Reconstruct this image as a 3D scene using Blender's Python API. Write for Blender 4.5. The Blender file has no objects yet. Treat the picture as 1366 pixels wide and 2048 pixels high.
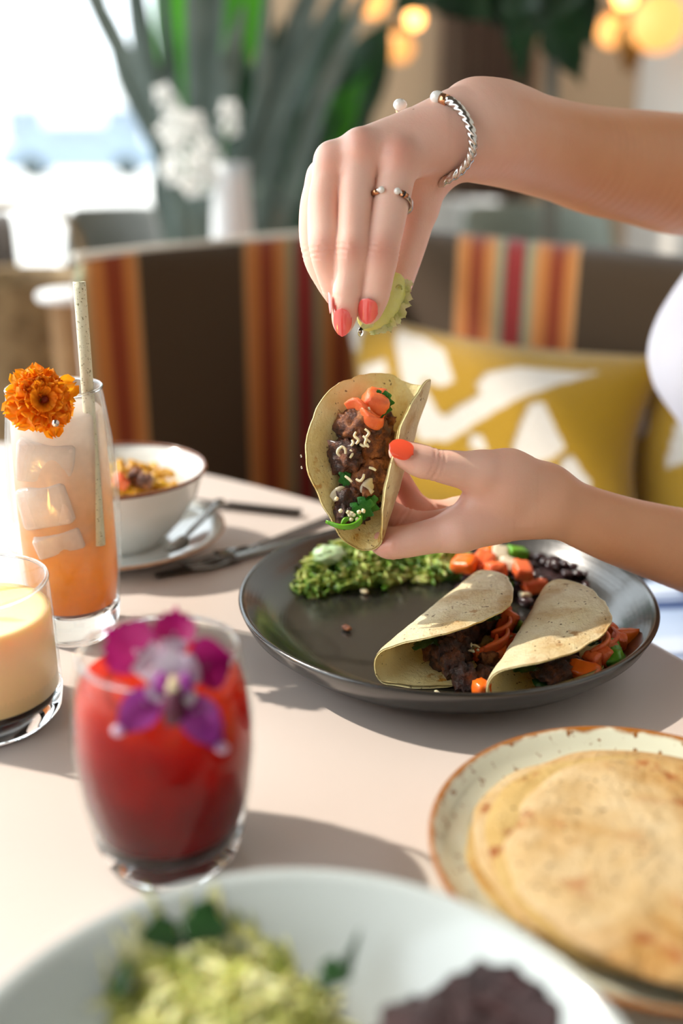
import bpy, math, random
import numpy as np
from mathutils import Vector, Matrix, noise as mnoise
from mathutils.bvhtree import BVHTree
random.seed(7); np.random.seed(7)
SC = bpy.context.scene
COL = SC.collection
# ------------------------------------------------------------------ camera
PITCH = math.radians(20); F = 2050.0; CZ = 1.05; TZ = 0.75
cam = bpy.data.cameras.new('camera'); camo = bpy.data.objects.new('camera', cam); COL.objects.link(camo)
camo.location = (0, 0, CZ); camo.rotation_euler = (math.pi/2-PITCH, 0, 0)
cam.sensor_fit = 'VERTICAL'; cam.sensor_height = 36; cam.sensor_width = 24; cam.lens = 36*F/2048
cam.clip_start = 0.02; cam.clip_end = 200
cam.dof.use_dof = True; cam.dof.focus_distance = 0.585; cam.dof.aperture_fstop = 2.5
SC.camera = camo
# ------------------------------------------------------------------ world, sun, exposure
w = bpy.data.worlds.new('sky'); SC.world = w; w.use_nodes = True
wn = w.node_tree.nodes; wl = w.node_tree.links
bg = wn['Background']; bg.inputs[0].default_value = (0.86, 0.94, 1.0, 1); bg.inputs[1].default_value = 3.5
SUNV = Vector((-0.67, 0.226, 0.72)).normalized()
sl = bpy.data.lights.new('sun', 'SUN'); sl.energy = 4.6; sl.angle = math.radians(1.0); sl.color = (1.0, 0.90, 0.80)
so = bpy.data.objects.new('sun', sl); COL.objects.link(so)
so.rotation_euler = SUNV.to_track_quat('Z', 'Y').to_euler(); so.location = (-4, 2, 6)
SC.view_settings.view_transform = 'Standard'; SC.view_settings.look = 'None'
SC.view_settings.gamma = 1; SC.view_settings.exposure = 0.12; SC.view_settings.use_curve_mapping = False
cy = SC.cycles
cy.max_bounces = 10; cy.diffuse_bounces = 4; cy.glossy_bounces = 4; cy.transmission_bounces = 8; cy.transparent_max_bounces = 16
cy.caustics_reflective = False; cy.caustics_refractive = False; cy.sample_clamp_indirect = 6
cy.use_denoising = True
try: cy.denoiser = 'OPENIMAGEDENOISE'
except Exception: pass
def portal(x, y, z, sx, sz, rot):
    l = bpy.data.lights.new('window_portal', 'AREA'); l.shape = 'RECTANGLE'; l.size = sx; l.size_y = sz; l.cycles.is_portal = True
    o = bpy.data.objects.new('window_portal', l); o.location = (x, y, z); o.rotation_euler = rot; COL.objects.link(o)
portal(-2.2, 1.05, 1.8, 6.5, 3.4, (math.pi/2, 0, -math.pi/2))
portal(-1.27, 4.3, 1.6, 1.9, 3.0, (-math.pi/2, 0, 0))
# ------------------------------------------------------------------ helpers
CP, SP = math.cos(PITCH), math.sin(PITCH)
def ray(px, py):
    u = (px-683)/F; v = (1024-py)/F
    return Vector((u, CP+v*SP, -SP+v*CP))
def P(px, py, t): return Vector((0, 0, CZ)) + ray(px, py)*t      # world point at camera depth t
def onz(px, py, z):
    d = ray(px, py); t = (z-CZ)/d.z
    return Vector((d.x*t, d.y*t, z))
def lin(h):
    h = h.lstrip('#'); o = []
    for i in (0, 2, 4):
        c = int(h[i:i+2], 16)/255
        o.append(c/12.92 if c <= .04045 else ((c+.055)/1.055)**2.4)
    return (*o, 1)
class MT:
    """small node-material builder"""
    def __init__(s, name):
        s.m = bpy.data.materials.new(name); s.m.use_nodes = True
        s.n = s.m.node_tree.nodes; s.l = s.m.node_tree.links; s.b = s.n['Principled BSDF']; s.out = s.n['Material Output']
        s._co = None
    def set(s, **k):
        for a, v in k.items():
            inp = s.b.inputs[a.replace('_', ' ')]
            if hasattr(v, 'links'): s.l.new(v, inp)
            else: inp.default_value = v
        return s
    def node(s, t, **k):
        n = s.n.new(t)
        for a, v in k.items():
            if a in n.inputs.keys() if isinstance(a, str) else False:
                pass
            setattr(n, a, v)
        return n
    def co(s, kind='Object'):
        if s._co is None: s._co = s.n.new('ShaderNodeTexCoord')
        return s._co.outputs[kind]
    def noise(s, scale, detail=3, rough=.55, dist=0, co=None, out='Fac'):
        n = s.n.new('ShaderNodeTexNoise'); n.inputs['Scale'].default_value = scale; n.inputs['Detail'].default_value = detail
        n.inputs['Roughness'].default_value = rough; n.inputs['Distortion'].default_value = dist
        s.l.new(co or s.co(), n.inputs['Vector']); return n.outputs[out]
    def vor(s, scale, co=None, out='Distance', feature='F1', rnd=1):
        n = s.n.new('ShaderNodeTexVoronoi'); n.feature = feature; n.inputs['Scale'].default_value = scale; n.inputs['Randomness'].default_value = rnd
        s.l.new(co or s.co(), n.inputs['Vector']); return n.outputs[out]
    def ramp(s, fac, stops, interp='LINEAR'):
        n = s.n.new('ShaderNodeValToRGB'); cr = n.color_ramp; cr.interpolation = interp
        while len(cr.elements) < len(stops): cr.elements.new(0.5)
        for e, (p, c) in zip(cr.elements, stops):
            e.position = p; e.color = c if isinstance(c, tuple) else (lin(c) if isinstance(c, str) else (c, c, c, 1))
        s.l.new(fac, n.inputs[0]); return n.outputs[0]
    def mix(s, fac, a, b, mode='MIX'):
        n = s.n.new('ShaderNodeMix'); n.data_type = 'RGBA'; n.blend_type = mode
        for i, v in ((0, fac), (6, a), (7, b)):
            if isinstance(v, str): v = lin(v)
            if hasattr(v, 'links'): s.l.new(v, n.inputs[i])
            else: n.inputs[i].default_value = v
        return n.outputs[2]
    def math(s, op, a, b=0.0, c=None):
        n = s.n.new('ShaderNodeMath'); n.operation = op
        for i, v in enumerate((a, b) if c is None else (a, b, c)):
            if hasattr(v, 'links'): s.l.new(v, n.inputs[i])
            else: n.inputs[i].default_value = v
        return n.outputs[0]
    def sep(s, v, ax):
        n = s.n.new('ShaderNodeSeparateXYZ'); s.l.new(v, n.inputs[0]); return n.outputs[ax]
    def bump(s, h, strength=.3, dist=.001):
        n = s.n.new('ShaderNodeBump'); n.inputs['Strength'].default_value = strength; n.inputs['Distance'].default_value = dist
        s.l.new(h, n.inputs['Height']); s.l.new(n.outputs[0], s.b.inputs['Normal']); return n.outputs[0]
def simple(name, col, rough=.5, metal=0, bump=None, vary=None, sss=0, spec=None, coat=0):
    m = MT(name); c = lin(col) if isinstance(col, str) else col
    m.set(Base_Color=c, Roughness=rough, Metallic=metal)
    if vary: m.set(Base_Color=m.mix(m.ramp(m.noise(vary[0]), [(.35, 0.0), (.65, 1.0)]), c, lin(vary[1])))
    if bump: m.bump(m.noise(bump[0], 4), bump[1], bump[2] if len(bump) > 2 else .001)
    if sss: m.set(Subsurface_Weight=sss, Subsurface_Scale=.004, Subsurface_Radius=(1, .5, .3))
    if spec is not None: m.b.inputs['Specular IOR Level'].default_value = spec
    if coat: m.set(Coat_Weight=coat, Coat_Roughness=.05)
    return m.m
def translucent(name, col, fac=.4, rough=.5, tcol=None, vary=None, bump=None, gloss=.5):
    m = MT(name); c = lin(col) if isinstance(col, str) else col
    cc = c
    if vary: cc = m.mix(m.ramp(m.noise(vary[0]), [(.35, 0.0), (.65, 1.0)]), c, lin(vary[1]))
    m.set(Base_Color=cc, Roughness=rough); m.b.inputs['Specular IOR Level'].default_value = gloss
    tr = m.n.new('ShaderNodeBsdfTranslucent'); tc = lin(tcol) if tcol else cc
    if hasattr(tc, 'links'): m.l.new(tc, tr.inputs[0])
    else: tr.inputs[0].default_value = tc
    mx = m.n.new('ShaderNodeMixShader'); mx.inputs[0].default_value = fac
    m.l.new(m.b.outputs[0], mx.inputs[1]); m.l.new(tr.outputs[0], mx.inputs[2]); m.l.new(mx.outputs[0], m.out.inputs[0])
    if bump: m.bump(m.noise(bump[0], 4), bump[1], bump[2] if len(bump) > 2 else .001)
    return m.m
def emis(name, col, s):
    m = MT(name); m.set(Base_Color=lin(col), Emission_Color=lin(col), Emission_Strength=s); return m.m
def thin_glass(name, tint=(.97, .985, .98, 1), ior=1.45, frost=0.0, drops=False):
    m = MT(name); m.n.remove(m.b)
    tr = m.n.new('ShaderNodeBsdfTransparent'); tr.inputs[0].default_value = tint
    gl = m.n.new('ShaderNodeBsdfGlossy'); gl.inputs['Roughness'].default_value = .03
    lw = m.n.new('ShaderNodeLayerWeight'); lw.inputs['Blend'].default_value = .5
    fr = m.math('ADD', m.math('MULTIPLY', m.math('POWER', lw.outputs['Facing'], 4.0), .60), .010)
    mx = m.n.new('ShaderNodeMixShader'); m.l.new(fr, mx.inputs[0]); m.l.new(tr.outputs[0], mx.inputs[1]); m.l.new(gl.outputs[0], mx.inputs[2])
    last = mx.outputs[0]
    if frost:
        df = m.n.new('ShaderNodeBsdfTranslucent'); df.inputs[0].default_value = (.95, .95, .95, 1)
        d2 = m.n.new('ShaderNodeBsdfDiffuse'); d2.inputs[0].default_value = (.9, .9, .9, 1)
        ms = m.n.new('ShaderNodeMixShader'); m.l.new(df.outputs[0], ms.inputs[1]); m.l.new(d2.outputs[0], ms.inputs[2])
        mf = m.n.new('ShaderNodeMixShader')
        f = m.math('MULTIPLY', m.ramp(m.noise(120, 4), [(.35, .3), (.7, 1.0)]), frost)
        m.l.new(f, mf.inputs[0]); m.l.new(last, mf.inputs[1]); m.l.new(ms.outputs[0], mf.inputs[2]); last = mf.outputs[0]
    m.l.new(last, m.out.inputs[0]); return m.m
def glass(name, tint=(1, 1, 1, 1), rough=0.0):
    m = MT(name); m.set(Base_Color=tint, Roughness=rough, IOR=1.45); m.b.inputs['Transmission Weight'].default_value = 1; return m.m
# ---- geometry: every function gives (verts, faces) in world coordinates
def arr(v): return np.array([tuple(x) for x in v], dtype=float)
def join(*gs):
    V, Fc, o = [], [], 0
    for v, f in gs:
        V.append(np.asarray(v, float)); Fc += [tuple(i+o for i in q) for q in f]; o += len(v)
    return np.concatenate(V), Fc
def xf(g, M):
    v = np.asarray(g[0], float); M = np.array(M)
    return v@M[:3, :3].T+M[:3, 3], g[1]
def mv(g, p): return np.asarray(g[0], float)+np.array(tuple(p)), g[1]
def grid(fn, nu, nv, cu=False, cv=False):
    V = [fn(i/(nu if cu else nu-1), j/(nv if cv else nv-1)) for i in range(nu) for j in range(nv)]
    Fc = []
    for i in range(nu if cu else nu-1):
        for j in range(nv if cv else nv-1):
            a = i*nv+j; b = ((i+1) % nu)*nv+j; j2 = (j+1) % nv
            Fc.append((a, b, ((i+1) % nu)*nv+j2, i*nv+j2))
    return arr(V), Fc
def lathe(prof, seg=64, c=(0, 0, 0), wob=0):
    prof = [(max(r, 1e-5), z) for r, z in prof]
    V = []; n = len(prof)
    for k in range(seg):
        a = 2*math.pi*k/seg; s = 1+wob*math.sin(3*a+1)+wob*.6*math.sin(5*a)
        for r, z in prof: V.append((c[0]+r*s*math.cos(a), c[1]+r*s*math.sin(a), c[2]+z))
    Fc = []
    for k in range(seg):
        k2 = (k+1) % seg
        for j in range(n-1): Fc.append((k*n+j, k2*n+j, k2*n+j+1, k*n+j+1))
    return arr(V), Fc
def smoothpts(pts, n):
    """catmull-rom through pts -> n points"""
    pts = [Vector(p) for p in pts]; m = len(pts)-1; out = []
    for k in range(n):
        x = k/(n-1)*m; i = min(int(x), m-1); f = x-i
        p0 = pts[max(i-1, 0)]; p1 = pts[i]; p2 = pts[i+1]; p3 = pts[min(i+2, m)]
        out.append(.5*((2*p1)+(p2-p0)*f+(2*p0-5*p1+4*p2-p3)*f*f+(-p0+3*p1-3*p2+p3)*f**3))
    return out
def tube(pts, rad, seg=10, caps=True, twist=0, lobes=0, lamp=0, flat=1.0, up0=None):
    pts = [Vector(p) for p in pts]; n = len(pts)
    R = rad if hasattr(rad, '__len__') else [rad]*n
    T = [(pts[min(i+1, n-1)]-pts[max(i-1, 0)]).normalized() for i in range(n)]
    up = Vector(up0) if up0 else (Vector((0, 0, 1)) if abs(T[0].z) < .9 else Vector((1, 0, 0)))
    up = (up-T[0]*up.dot(T[0])).normalized(); V = []
    for i in range(n):
        up = (up-T[i]*up.dot(T[i])).normalized(); s = T[i].cross(up)
        for k in range(seg):
            a = 2*math.pi*k/seg; r = R[i]*(1+lamp*math.cos(lobes*a+twist*i))
            V.append(pts[i]+up*(math.cos(a)*r*flat)+s*(math.sin(a)*r))
    Fc = [(i*seg+k, i*seg+(k+1) % seg, (i+1)*seg+(k+1) % seg, (i+1)*seg+k) for i in range(n-1) for k in range(seg)]
    if caps:
        V += [pts[0], pts[-1]]; a = len(V)-2
        Fc += [(a, (k+1) % seg, k) for k in range(seg)]
        Fc += [(a+1, (n-1)*seg+k, (n-1)*seg+(k+1) % seg) for k in range(seg)]
    return arr(V), Fc
def box(lo, hi):
    x0, y0, z0 = lo; x1, y1, z1 = hi
    V = [(x0, y0, z0), (x1, y0, z0), (x1, y1, z0), (x0, y1, z0), (x0, y0, z1), (x1, y0, z1), (x1, y1, z1), (x0, y1, z1)]
    return arr(V), [(3, 2, 1, 0), (4, 5, 6, 7), (0, 1, 5, 4), (1, 2, 6, 5), (2, 3, 7, 6), (3, 0, 4, 7)]
def cbox(s, M=None):
    g = box((-s[0]/2, -s[1]/2, -s[2]/2), (s[0]/2, s[1]/2, s[2]/2)); return xf(g, M) if M is not None else g
def rbox(s, r, n=3):
    """rounded box: superellipsoid-like grid sphere pushed out"""
    V, Fc = sphere(1, 16, 10); h = np.array(s)/2-r
    sg = np.sign(V); out = V*r+sg*h*(np.abs(V) > 1e-6)
    return out, Fc
def sphere(r=1, seg=16, rings=10):
    V = [(0, 0, -r)]; Fc = []
    for j in range(1, rings):
        a = math.pi*j/rings-math.pi/2
        for k in range(seg):
            b = 2*math.pi*(k+.5)/seg; V.append((r*math.cos(a)*math.cos(b), r*math.cos(a)*math.sin(b), r*math.sin(a)))
    V.append((0, 0, r)); e = len(V)-1
    for k in range(seg):
        Fc.append((0, 1+(k+1) % seg, 1+k)); Fc.append((e, e-seg+k, e-seg+(k+1) % seg))
    for j in range(rings-2):
        for k in range(seg):
            a = 1+j*seg+k; b = 1+j*seg+(k+1) % seg; Fc.append((a, b, b+seg, a+seg))
    return arr(V), Fc
def blob(size, amp=.2, fr=2.0, seed=0, seg=16, rings=10, sq=0):
    V, Fc = sphere(1, seg, rings)
    if sq: 
        m = np.abs(V).max(1, keepdims=True); V = V/(m**sq)
    o = Vector((seed*3.1, seed*1.7, 5))
    k = np.array([1+amp*mnoise.noise(Vector(v)*fr+o)+amp*.5*mnoise.noise(Vector(v)*fr*2.7+o)+(amp*.45*mnoise.noise(Vector(v)*fr*6+o) if seg > 30 else 0) for v in V])
    return V*k[:, None]*np.array(size), Fc
def rotm(a, b, c, loc=(0, 0, 0)):
    from mathutils import Euler
    return Matrix.Translation(Vector(loc))@Euler((a, b, c)).to_matrix().to_4x4()
def frame(loc, z, x=None):
    z = Vector(z).normalized(); x = Vector(x) if x is not None else (Vector((1, 0, 0)) if abs(z.x) < .9 else Vector((0, 1, 0)))
    x = (x-z*x.dot(z)).normalized(); y = z.cross(x)
    M = Matrix(((x.x, y.x, z.x, loc[0]), (x.y, y.y, z.y, loc[1]), (x.z, y.z, z.z, loc[2]), (0, 0, 0, 1))); return M
# ---- objects
def rawmesh(name, g, m, org, smooth=True, uv=None, vcol=None):
    me = bpy.data.meshes.new(name); v = np.asarray(g[0], float)-np.array(tuple(org))
    me.from_pydata([tuple(x) for x in v], [], [tuple(int(i) for i in f) for f in g[1]])
    if smooth: me.polygons.foreach_set('use_smooth', [True]*len(me.polygons))
    if uv is not None:
        l = me.uv_layers.new(name='UVMap'); idx = np.zeros(len(me.loops), int); me.loops.foreach_get('vertex_index', idx)
        l.data.foreach_set('uv', np.asarray(uv, float)[idx].ravel())
    if vcol is not None:
        a = me.color_attributes.new('Col', 'FLOAT_COLOR', 'POINT'); c = np.ones((len(v), 4)); c[:, :3] = vcol
        a.data.foreach_set('color', c.ravel())
    if m: me.materials.append(m)
    me.update(); return me
class Thing:
    def __init__(s, name, label, cat, loc=(0, 0, 0), group=None):
        s.o = bpy.data.objects.new(name, None); s.o.empty_display_size = .02; COL.objects.link(s.o)
        s.loc = Vector(loc); s.o.location = s.loc; s.o['label'] = label; s.o['category'] = cat
        if group: s.o['group'] = group
    def part(s, name, g, m, parent=None, label=None, smooth=True, stuff=False, **k):
        me = g if isinstance(g, bpy.types.Mesh) else rawmesh(name, g, m, s.loc, smooth, **k)
        o = bpy.data.objects.new(name, me); COL.objects.link(o); o.parent = parent or s.o
        if label: o['label'] = label
        if stuff: o['kind'] = 'stuff'
        return o
def one(name, g, m, label, cat, loc=None, group=None, smooth=True, kind=None, **k):
    """a thing that is one mesh"""
    if loc is None:
        v = np.asarray(g[0]); loc = ((v[:, 0].min()+v[:, 0].max())/2, (v[:, 1].min()+v[:, 1].max())/2, v[:, 2].min())
    me = rawmesh(name, g, m, loc, smooth, **k); o = bpy.data.objects.new(name, me); COL.objects.link(o); o.location = loc
    o['label'] = label; o['category'] = cat
    if group: o['group'] = group
    if kind: o['kind'] = kind
    return o
def struct(name, g, m, parent=None, smooth=False, **k):
    me = rawmesh(name, g, m, (0, 0, 0), smooth, **k); o = bpy.data.objects.new(name, me); COL.objects.link(o)
    if parent: o.parent = parent
    else: o['kind'] = 'structure'
    return o
def copy_tree(o, parent=None):
    c = o.copy(); COL.objects.link(c)
    if parent: c.parent = parent
    for ch in o.children: copy_tree(ch, c)
    return c
def bevel(o, w, n=3):
    b = o.modifiers.new('bevel', 'BEVEL'); b.width = w; b.segments = n; b.limit_method = 'ANGLE'; return o
def solid(o, t, off=0):
    b = o.modifiers.new('solid', 'SOLIDIFY'); b.thickness = t; b.offset = off; return o
# ---- signed-distance surfaces (bodies): round cones blended and meshed with surface nets
def smin(a, b, k):
    h = np.clip(.5+.5*(b-a)/k, 0, 1); return b+(a-b)*h-k*h*(1-h)
class Field:
    def __init__(s, lo, hi, vox):
        s.lo = np.array(lo, float); s.vox = vox; s.n = np.ceil((np.array(hi)-s.lo)/vox).astype(int)+1
    def new(s): return np.full(s.n, .06, np.float32)
    def win(s, p, r):
        p = np.array(p); a = np.maximum(((p.min(0)-r-s.lo)/s.vox).astype(int), 0); b = np.minimum(((p.max(0)+r-s.lo)/s.vox).astype(int)+2, s.n)
        if (b <= a).any(): return None, None
        ax = [s.lo[i]+s.vox*np.arange(a[i], b[i]) for i in range(3)]
        G = np.stack(np.meshgrid(*ax, indexing='ij'), -1).astype(np.float32)
        return tuple(slice(a[i], b[i]) for i in range(3)), G
    def cone(s, A, a, b, ra, rb, k, flat=None):
        a = np.array(tuple(a)); b = np.array(tuple(b)); sl_, G = s.win([a, b], max(ra, rb)+max(k, .004)*1.6+.003)
        if sl_ is None: return
        d = b-a; L2 = max((d*d).sum(), 1e-9)
        q = G-a; h = np.clip((q@d.astype(np.float32))/L2, 0, 1)
        r = q-h[..., None]*d.astype(np.float32)
        if flat is not None:
            n, f = flat; n = np.array(tuple(n), np.float32); c = r@n; r = r+(c*(1/f-1))[..., None]*n
        D = np.sqrt((r*r).sum(-1))-(ra+(rb-ra)*h)
        A[sl_] = smin(A[sl_], D, k)
    def chain(s, A, js, k=.002, n=5):
        """tapered chain through joints, resampled so that it bends smoothly"""
        m = (len(js)-1)*n+1; ps = smoothpts([j[0] for j in js], m); rs = [v.x for v in smoothpts([(j[1], 0, 0) for j in js], m)]
        for i in range(m-1): s.cone(A, ps[i], ps[i+1], rs[i], rs[i+1], 1e-5)
    def blend(s, tot, core, js, k, kt):
        """blend a chain into core (radius k) and add it to tot, only near the chain"""
        p = np.array([tuple(j[0]) for j in js]); r = max(j[1] for j in js)+k*2+.006
        a = np.maximum(((p.min(0)-r-s.lo)/s.vox).astype(int), 0); b = np.minimum(((p.max(0)+r-s.lo)/s.vox).astype(int)+2, s.n)
        sl_ = tuple(slice(a[i], b[i]) for i in range(3))
        f = Field(s.lo+a*s.vox, s.lo+a*s.vox, s.vox); f.n = b-a; A = f.new(); f.chain(A, js)
        tot[sl_] = smin(tot[sl_], smin(A, core[sl_], k), kt)
    def mesh(s, A):
        ins = A < 0; n = A.shape
        c = np.zeros(tuple(x-1 for x in n), np.int8)
        for dx in (0, 1):
            for dy in (0, 1):
                for dz in (0, 1): c += ins[dx:n[0]-1+dx, dy:n[1]-1+dy, dz:n[2]-1+dz]
        act = (c > 0) & (c < 8); idx = np.full(act.shape, -1, np.int64); I = np.argwhere(act); idx[act] = np.arange(len(I))
        acc = np.zeros((len(I), 3)); cnt = np.zeros(len(I))
        co = [(x, y, z) for x in (0, 1) for y in (0, 1) for z in (0, 1)]
        for i in range(8):
            for j in range(i+1, 8):
                p, q = np.array(co[i]), np.array(co[j])
                if np.abs(p-q).sum() != 1: continue
                va = A[tuple((I+p).T)]; vb = A[tuple((I+q).T)]; m = (va < 0) != (vb < 0)
                t = va[m]/(va[m]-vb[m]); acc[m] += p+(q-p)*t[:, None]; cnt[m] += 1
        V = (I+acc/cnt[:, None])*s.vox+s.lo; Fc = []
        for ax in range(3):
            o1, o2 = [(1, 2), (2, 0), (0, 1)][ax]
            sa = [slice(None)]*3; sb = [slice(None)]*3; sa[ax] = slice(0, n[ax]-1); sb[ax] = slice(1, n[ax])
            x = ins[tuple(sa)] != ins[tuple(sb)]; E = np.argwhere(x)
            ok = (E[:, o1] > 0) & (E[:, o2] > 0) & (E[:, o1] < n[o1]-1) & (E[:, o2] < n[o2]-1); E = E[ok]
            flip = ins[tuple(E.T)]
            e1 = np.zeros(3, int); e1[o1] = 1; e2 = np.zeros(3, int); e2[o2] = 1
            q = np.stack([idx[tuple((E-e1-e2).T)], idx[tuple((E-e2).T)], idx[tuple(E.T)], idx[tuple((E-e1).T)]], 1)
            q[~flip] = q[~flip][:, ::-1]; Fc += q.tolist()
        return V, Fc
# ------------------------------------------------------------------ the room
M_floor = MT('floor_wood'); M_floor.set(Base_Color=M_floor.mix(M_floor.noise(3, 5), '#b5b0a8', '#a39d94'), Roughness=.5); M_floor = M_floor.m
M_wall = simple('beige_plaster', '#c9ad8e', .9, bump=(30, .2))
M_wallw = simple('white_plaster', '#d9d4cc', .9, bump=(30, .2))
M_white = simple('white_paint', '#e6e6e4', .6, bump=(40, .05))
M_frame = simple('dark_window_frame', '#4b5657', .5, vary=(20, '#3c4647'))
M_pane = thin_glass('window_glass', (.97, .985, .98, 1), 1.2)
YB = 4.3; XR = 1.15
struct('floor', box((-2.2, -2.2, -.1), (XR, YB, 0)), M_floor)
M_dark_wall = simple('dark_olive_plaster', '#4a4238', .9, bump=(30, .2)); M_ceil = simple('dark_ceiling', '#5a5048', .9, bump=(30, .2))
struct('ceiling', box((-2.3, -2.3, 3.6), (XR+.1, YB+.1, 3.75)), M_ceil)
struct('wall_right', box((XR, -2.2, 0), (XR+.1, YB, 3.6)), M_wallw)
struct('wall_front', box((-2.3, -2.3, 0), (XR+.1, -2.2, 3.6)), M_dark_wall)
struct('wall_back', join(box((-.33, YB, 0), (XR, YB+.1, 3.6)), box((-2.3, YB, 3.1), (-.33, YB+.1, 3.6))), M_wall)
struct('wall_left', join(box((-2.3, -2.2, 0), (-2.2, YB, .1)), box((-2.3, -2.2, 3.5), (-2.2, YB, 3.6))), M_white)
def window(name, a, b, z0, z1, axis, at, n):
    fr = []; w_ = .03
    for k in range(n+1):
        x = a+(b-a)*k/n
        fr.append(box((x-w_, at-.03, z0), (x+w_, at+.03, z1)) if axis == 'x' else box((at-.03, x-w_, z0), (at+.03, x+w_, z1)))
    for z in (z0+.02, z1-.02):
        fr.append(box((a, at-.03, z-.03), (b, at+.03, z+.03)) if axis == 'x' else box((at-.03, a, z-.03), (at+.03, b, z+.03)))
    f = struct(name, join(*fr), M_frame)
    for k in range(n):
        x0 = a+(b-a)*k/n+w_; x1 = a+(b-a)*(k+1)/n-w_
        v = [(x0, at, z0), (x1, at, z0), (x1, at, z1), (x0, at, z1)] if axis == 'x' else [(at, x0, z0), (at, x1, z0), (at, x1, z1), (at, x0, z1)]
        struct('pane', (arr(v), [(0, 1, 2, 3)]), M_pane, parent=f)
window('window_1', -2.2, -.33, 0.02, 3.1, 'x', YB+.05, 1)
window('window_2', -2.2, YB, .1, 3.5, 'y', -2.25, 3)
# outside: pale paving, a white wall, a parapet, parked cars, pale building
M_pave = simple('pale_paving', '#d8d5cf', .9, bump=(8, .2), vary=(2, '#c5c2bc'))
struct('ground_outside', box((-30, YB+.1, -.12), (15, 60, -.02)), M_pave)
struct('ground_outside', box((-30, -20, -.12), (-2.3, YB+.1, -.02)), M_pave)
M_build = simple('white_render', '#e4e4e2', .9, bump=(5, .1)); M_sh = simple('grey_shutter', '#8b98a6', .6, vary=(3, '#7a8794'))
b = Thing('building', 'white rendered building across the bright street outside the window', 'building', (-8, 42, 0))
b.part('wall', box((-24, 40, 0), (4, 46, 3.2)), M_build, smooth=False)
for k, x in enumerate((-14.5, -12.2, -8.6, -6.3)): b.part('window', box((x, 39.9, .9), (x+1.3, 40.02, 2.1)), M_sh, smooth=False)
def car(loc, col, label, rz):
    th = Thing('car', label, 'car', loc, 'cars parked in the bright street')
    prof = [(-2.1, .3), (-2.1, .75), (-1.5, .88), (-.9, 1.35), (.7, 1.38), (1.3, .95), (2.0, .82), (2.1, .5), (2.1, .3)]
    M = Matrix.Translation(Vector(loc))@Matrix.Rotation(rz, 4, 'Z'); m = simple('car_paint', col, .3, coat=.6)
    V = [(x, s, z) for s in (-.85, .85) for x, z in prof]; n = len(prof)
    Fc = [tuple(range(n)), tuple(range(2*n-1, n-1, -1))]+[(i, (i+1) % n, n+(i+1) % n, n+i) for i in range(n)]
    bevel(th.part('body', xf((arr(V), Fc), M), m, smooth=False), .06)
    gp = [(-.85, .9), (-.8, 1.3), (.65, 1.33), (1.15, .95)]
    for s in (-.86, .86):
        V = [(x, s*(1 if z < 1 else .995), z) for x, z in gp]; th.part('side_window', xf((arr(V), [(0, 1, 2, 3)]), M), M_sh, smooth=False)
    for x in (-1.3, 1.3):
        for s in (-.87, .87): th.part('wheel', xf(tube([(x, s-.1, .32), (x, s+.1, .32)], .32, 20), M), M_frame)
car((-7.4, 31, 0), '#8496a6', 'blue-grey car parked in the street beyond the window', .1)
car((-11.5, 26, 0), '#c9ced3', 'silver car parked nearest the window at the far left', .2)
# ------------------------------------------------------------------ table
M_table = MT('table_laminate')
M_table.set(Base_Color=M_table.mix(M_table.noise(6, 4), '#dccfc6', '#d6c8be'), Roughness=.42); M_table.bump(M_table.noise(900, 2), .04, .0003); M_table = M_table.m
TC = (-.645, .123); TR = .965
tb = Thing('dining_table', 'round white dining table with a smooth pale top holding all the dishes', 'table', (TC[0], TC[1], 0))
tb.part('tabletop', lathe([(0, .715), (TR-.02, .715), (TR-.004, .720), (TR, .728), (TR, .742), (TR-.003, .748), (TR-.009, .75), (TR*.5, .75), (0, .75)], 200, (TC[0], TC[1], 0)), M_table)
tb.part('pedestal', lathe([(0, .02), (.045, .02), (.045, .6), (.12, .70), (.3, .715), (0, .715)], 40, (TC[0], TC[1], 0)), M_frame)
tb.part('base', lathe([(0, 0), (.36, 0), (.36, .012), (.06, .04), (0, .04)], 48, (TC[0], TC[1], 0)), M_frame)
# ------------------------------------------------------------------ banquette
def stripe_mat():
    m = MT('striped_upholstery'); u = m.sep(m.co('UV'), 0)
    f = m.math('FRACT', m.math('DIVIDE', u, .40))
    br, og, ru, sg, rd, tn = '#4b3823', '#cf7f3e', '#983f1c', '#8f9676', '#a0302c', '#d29a62'
    st = [(0, br), (.425, tn), (.44, og), (.495, ru), (.56, og), (.605, tn), (.63, sg), (.665, rd), (.755, sg), (.79, tn), (.82, og), (.865, ru), (.93, og), (.975, tn), (.992, br)]
    c = m.ramp(f, [(p, h) for p, h in st], 'CONSTANT')
    rib = m.node('ShaderNodeTexWave'); rib.inputs['Scale'].default_value = 90; rib.inputs['Distortion'].default_value = 1.5; m.l.new(m.co('UV'), rib.inputs[0])
    c2 = m.mix(m.math('MULTIPLY', rib.outputs['Fac'], .25), c, '#2b2118')
    m.set(Base_Color=m.mix(m.math('MULTIPLY', m.noise(250, 2, co=m.co('UV')), .3), c2, c), Roughness=.95, Sheen_Weight=.3)
    m.b.inputs['Specular IOR Level'].default_value = .15
    m.bump(rib.outputs['Fac'], .25, .002); return m.m
M_str = stripe_mat()
M_brown = simple('brown_upholstery', '#5c4a36', .95, bump=(300, .3), spec=.15)
A0 = Vector((-.322, 1.268, 0)); C0 = Vector((.06, 1.65, 0)); B0 = Vector((.90, .53, 0))
bq = Thing('banquette', 'striped brown and orange corner banquette behind the table', 'sofa', (.06, 1.65, 0))
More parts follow.
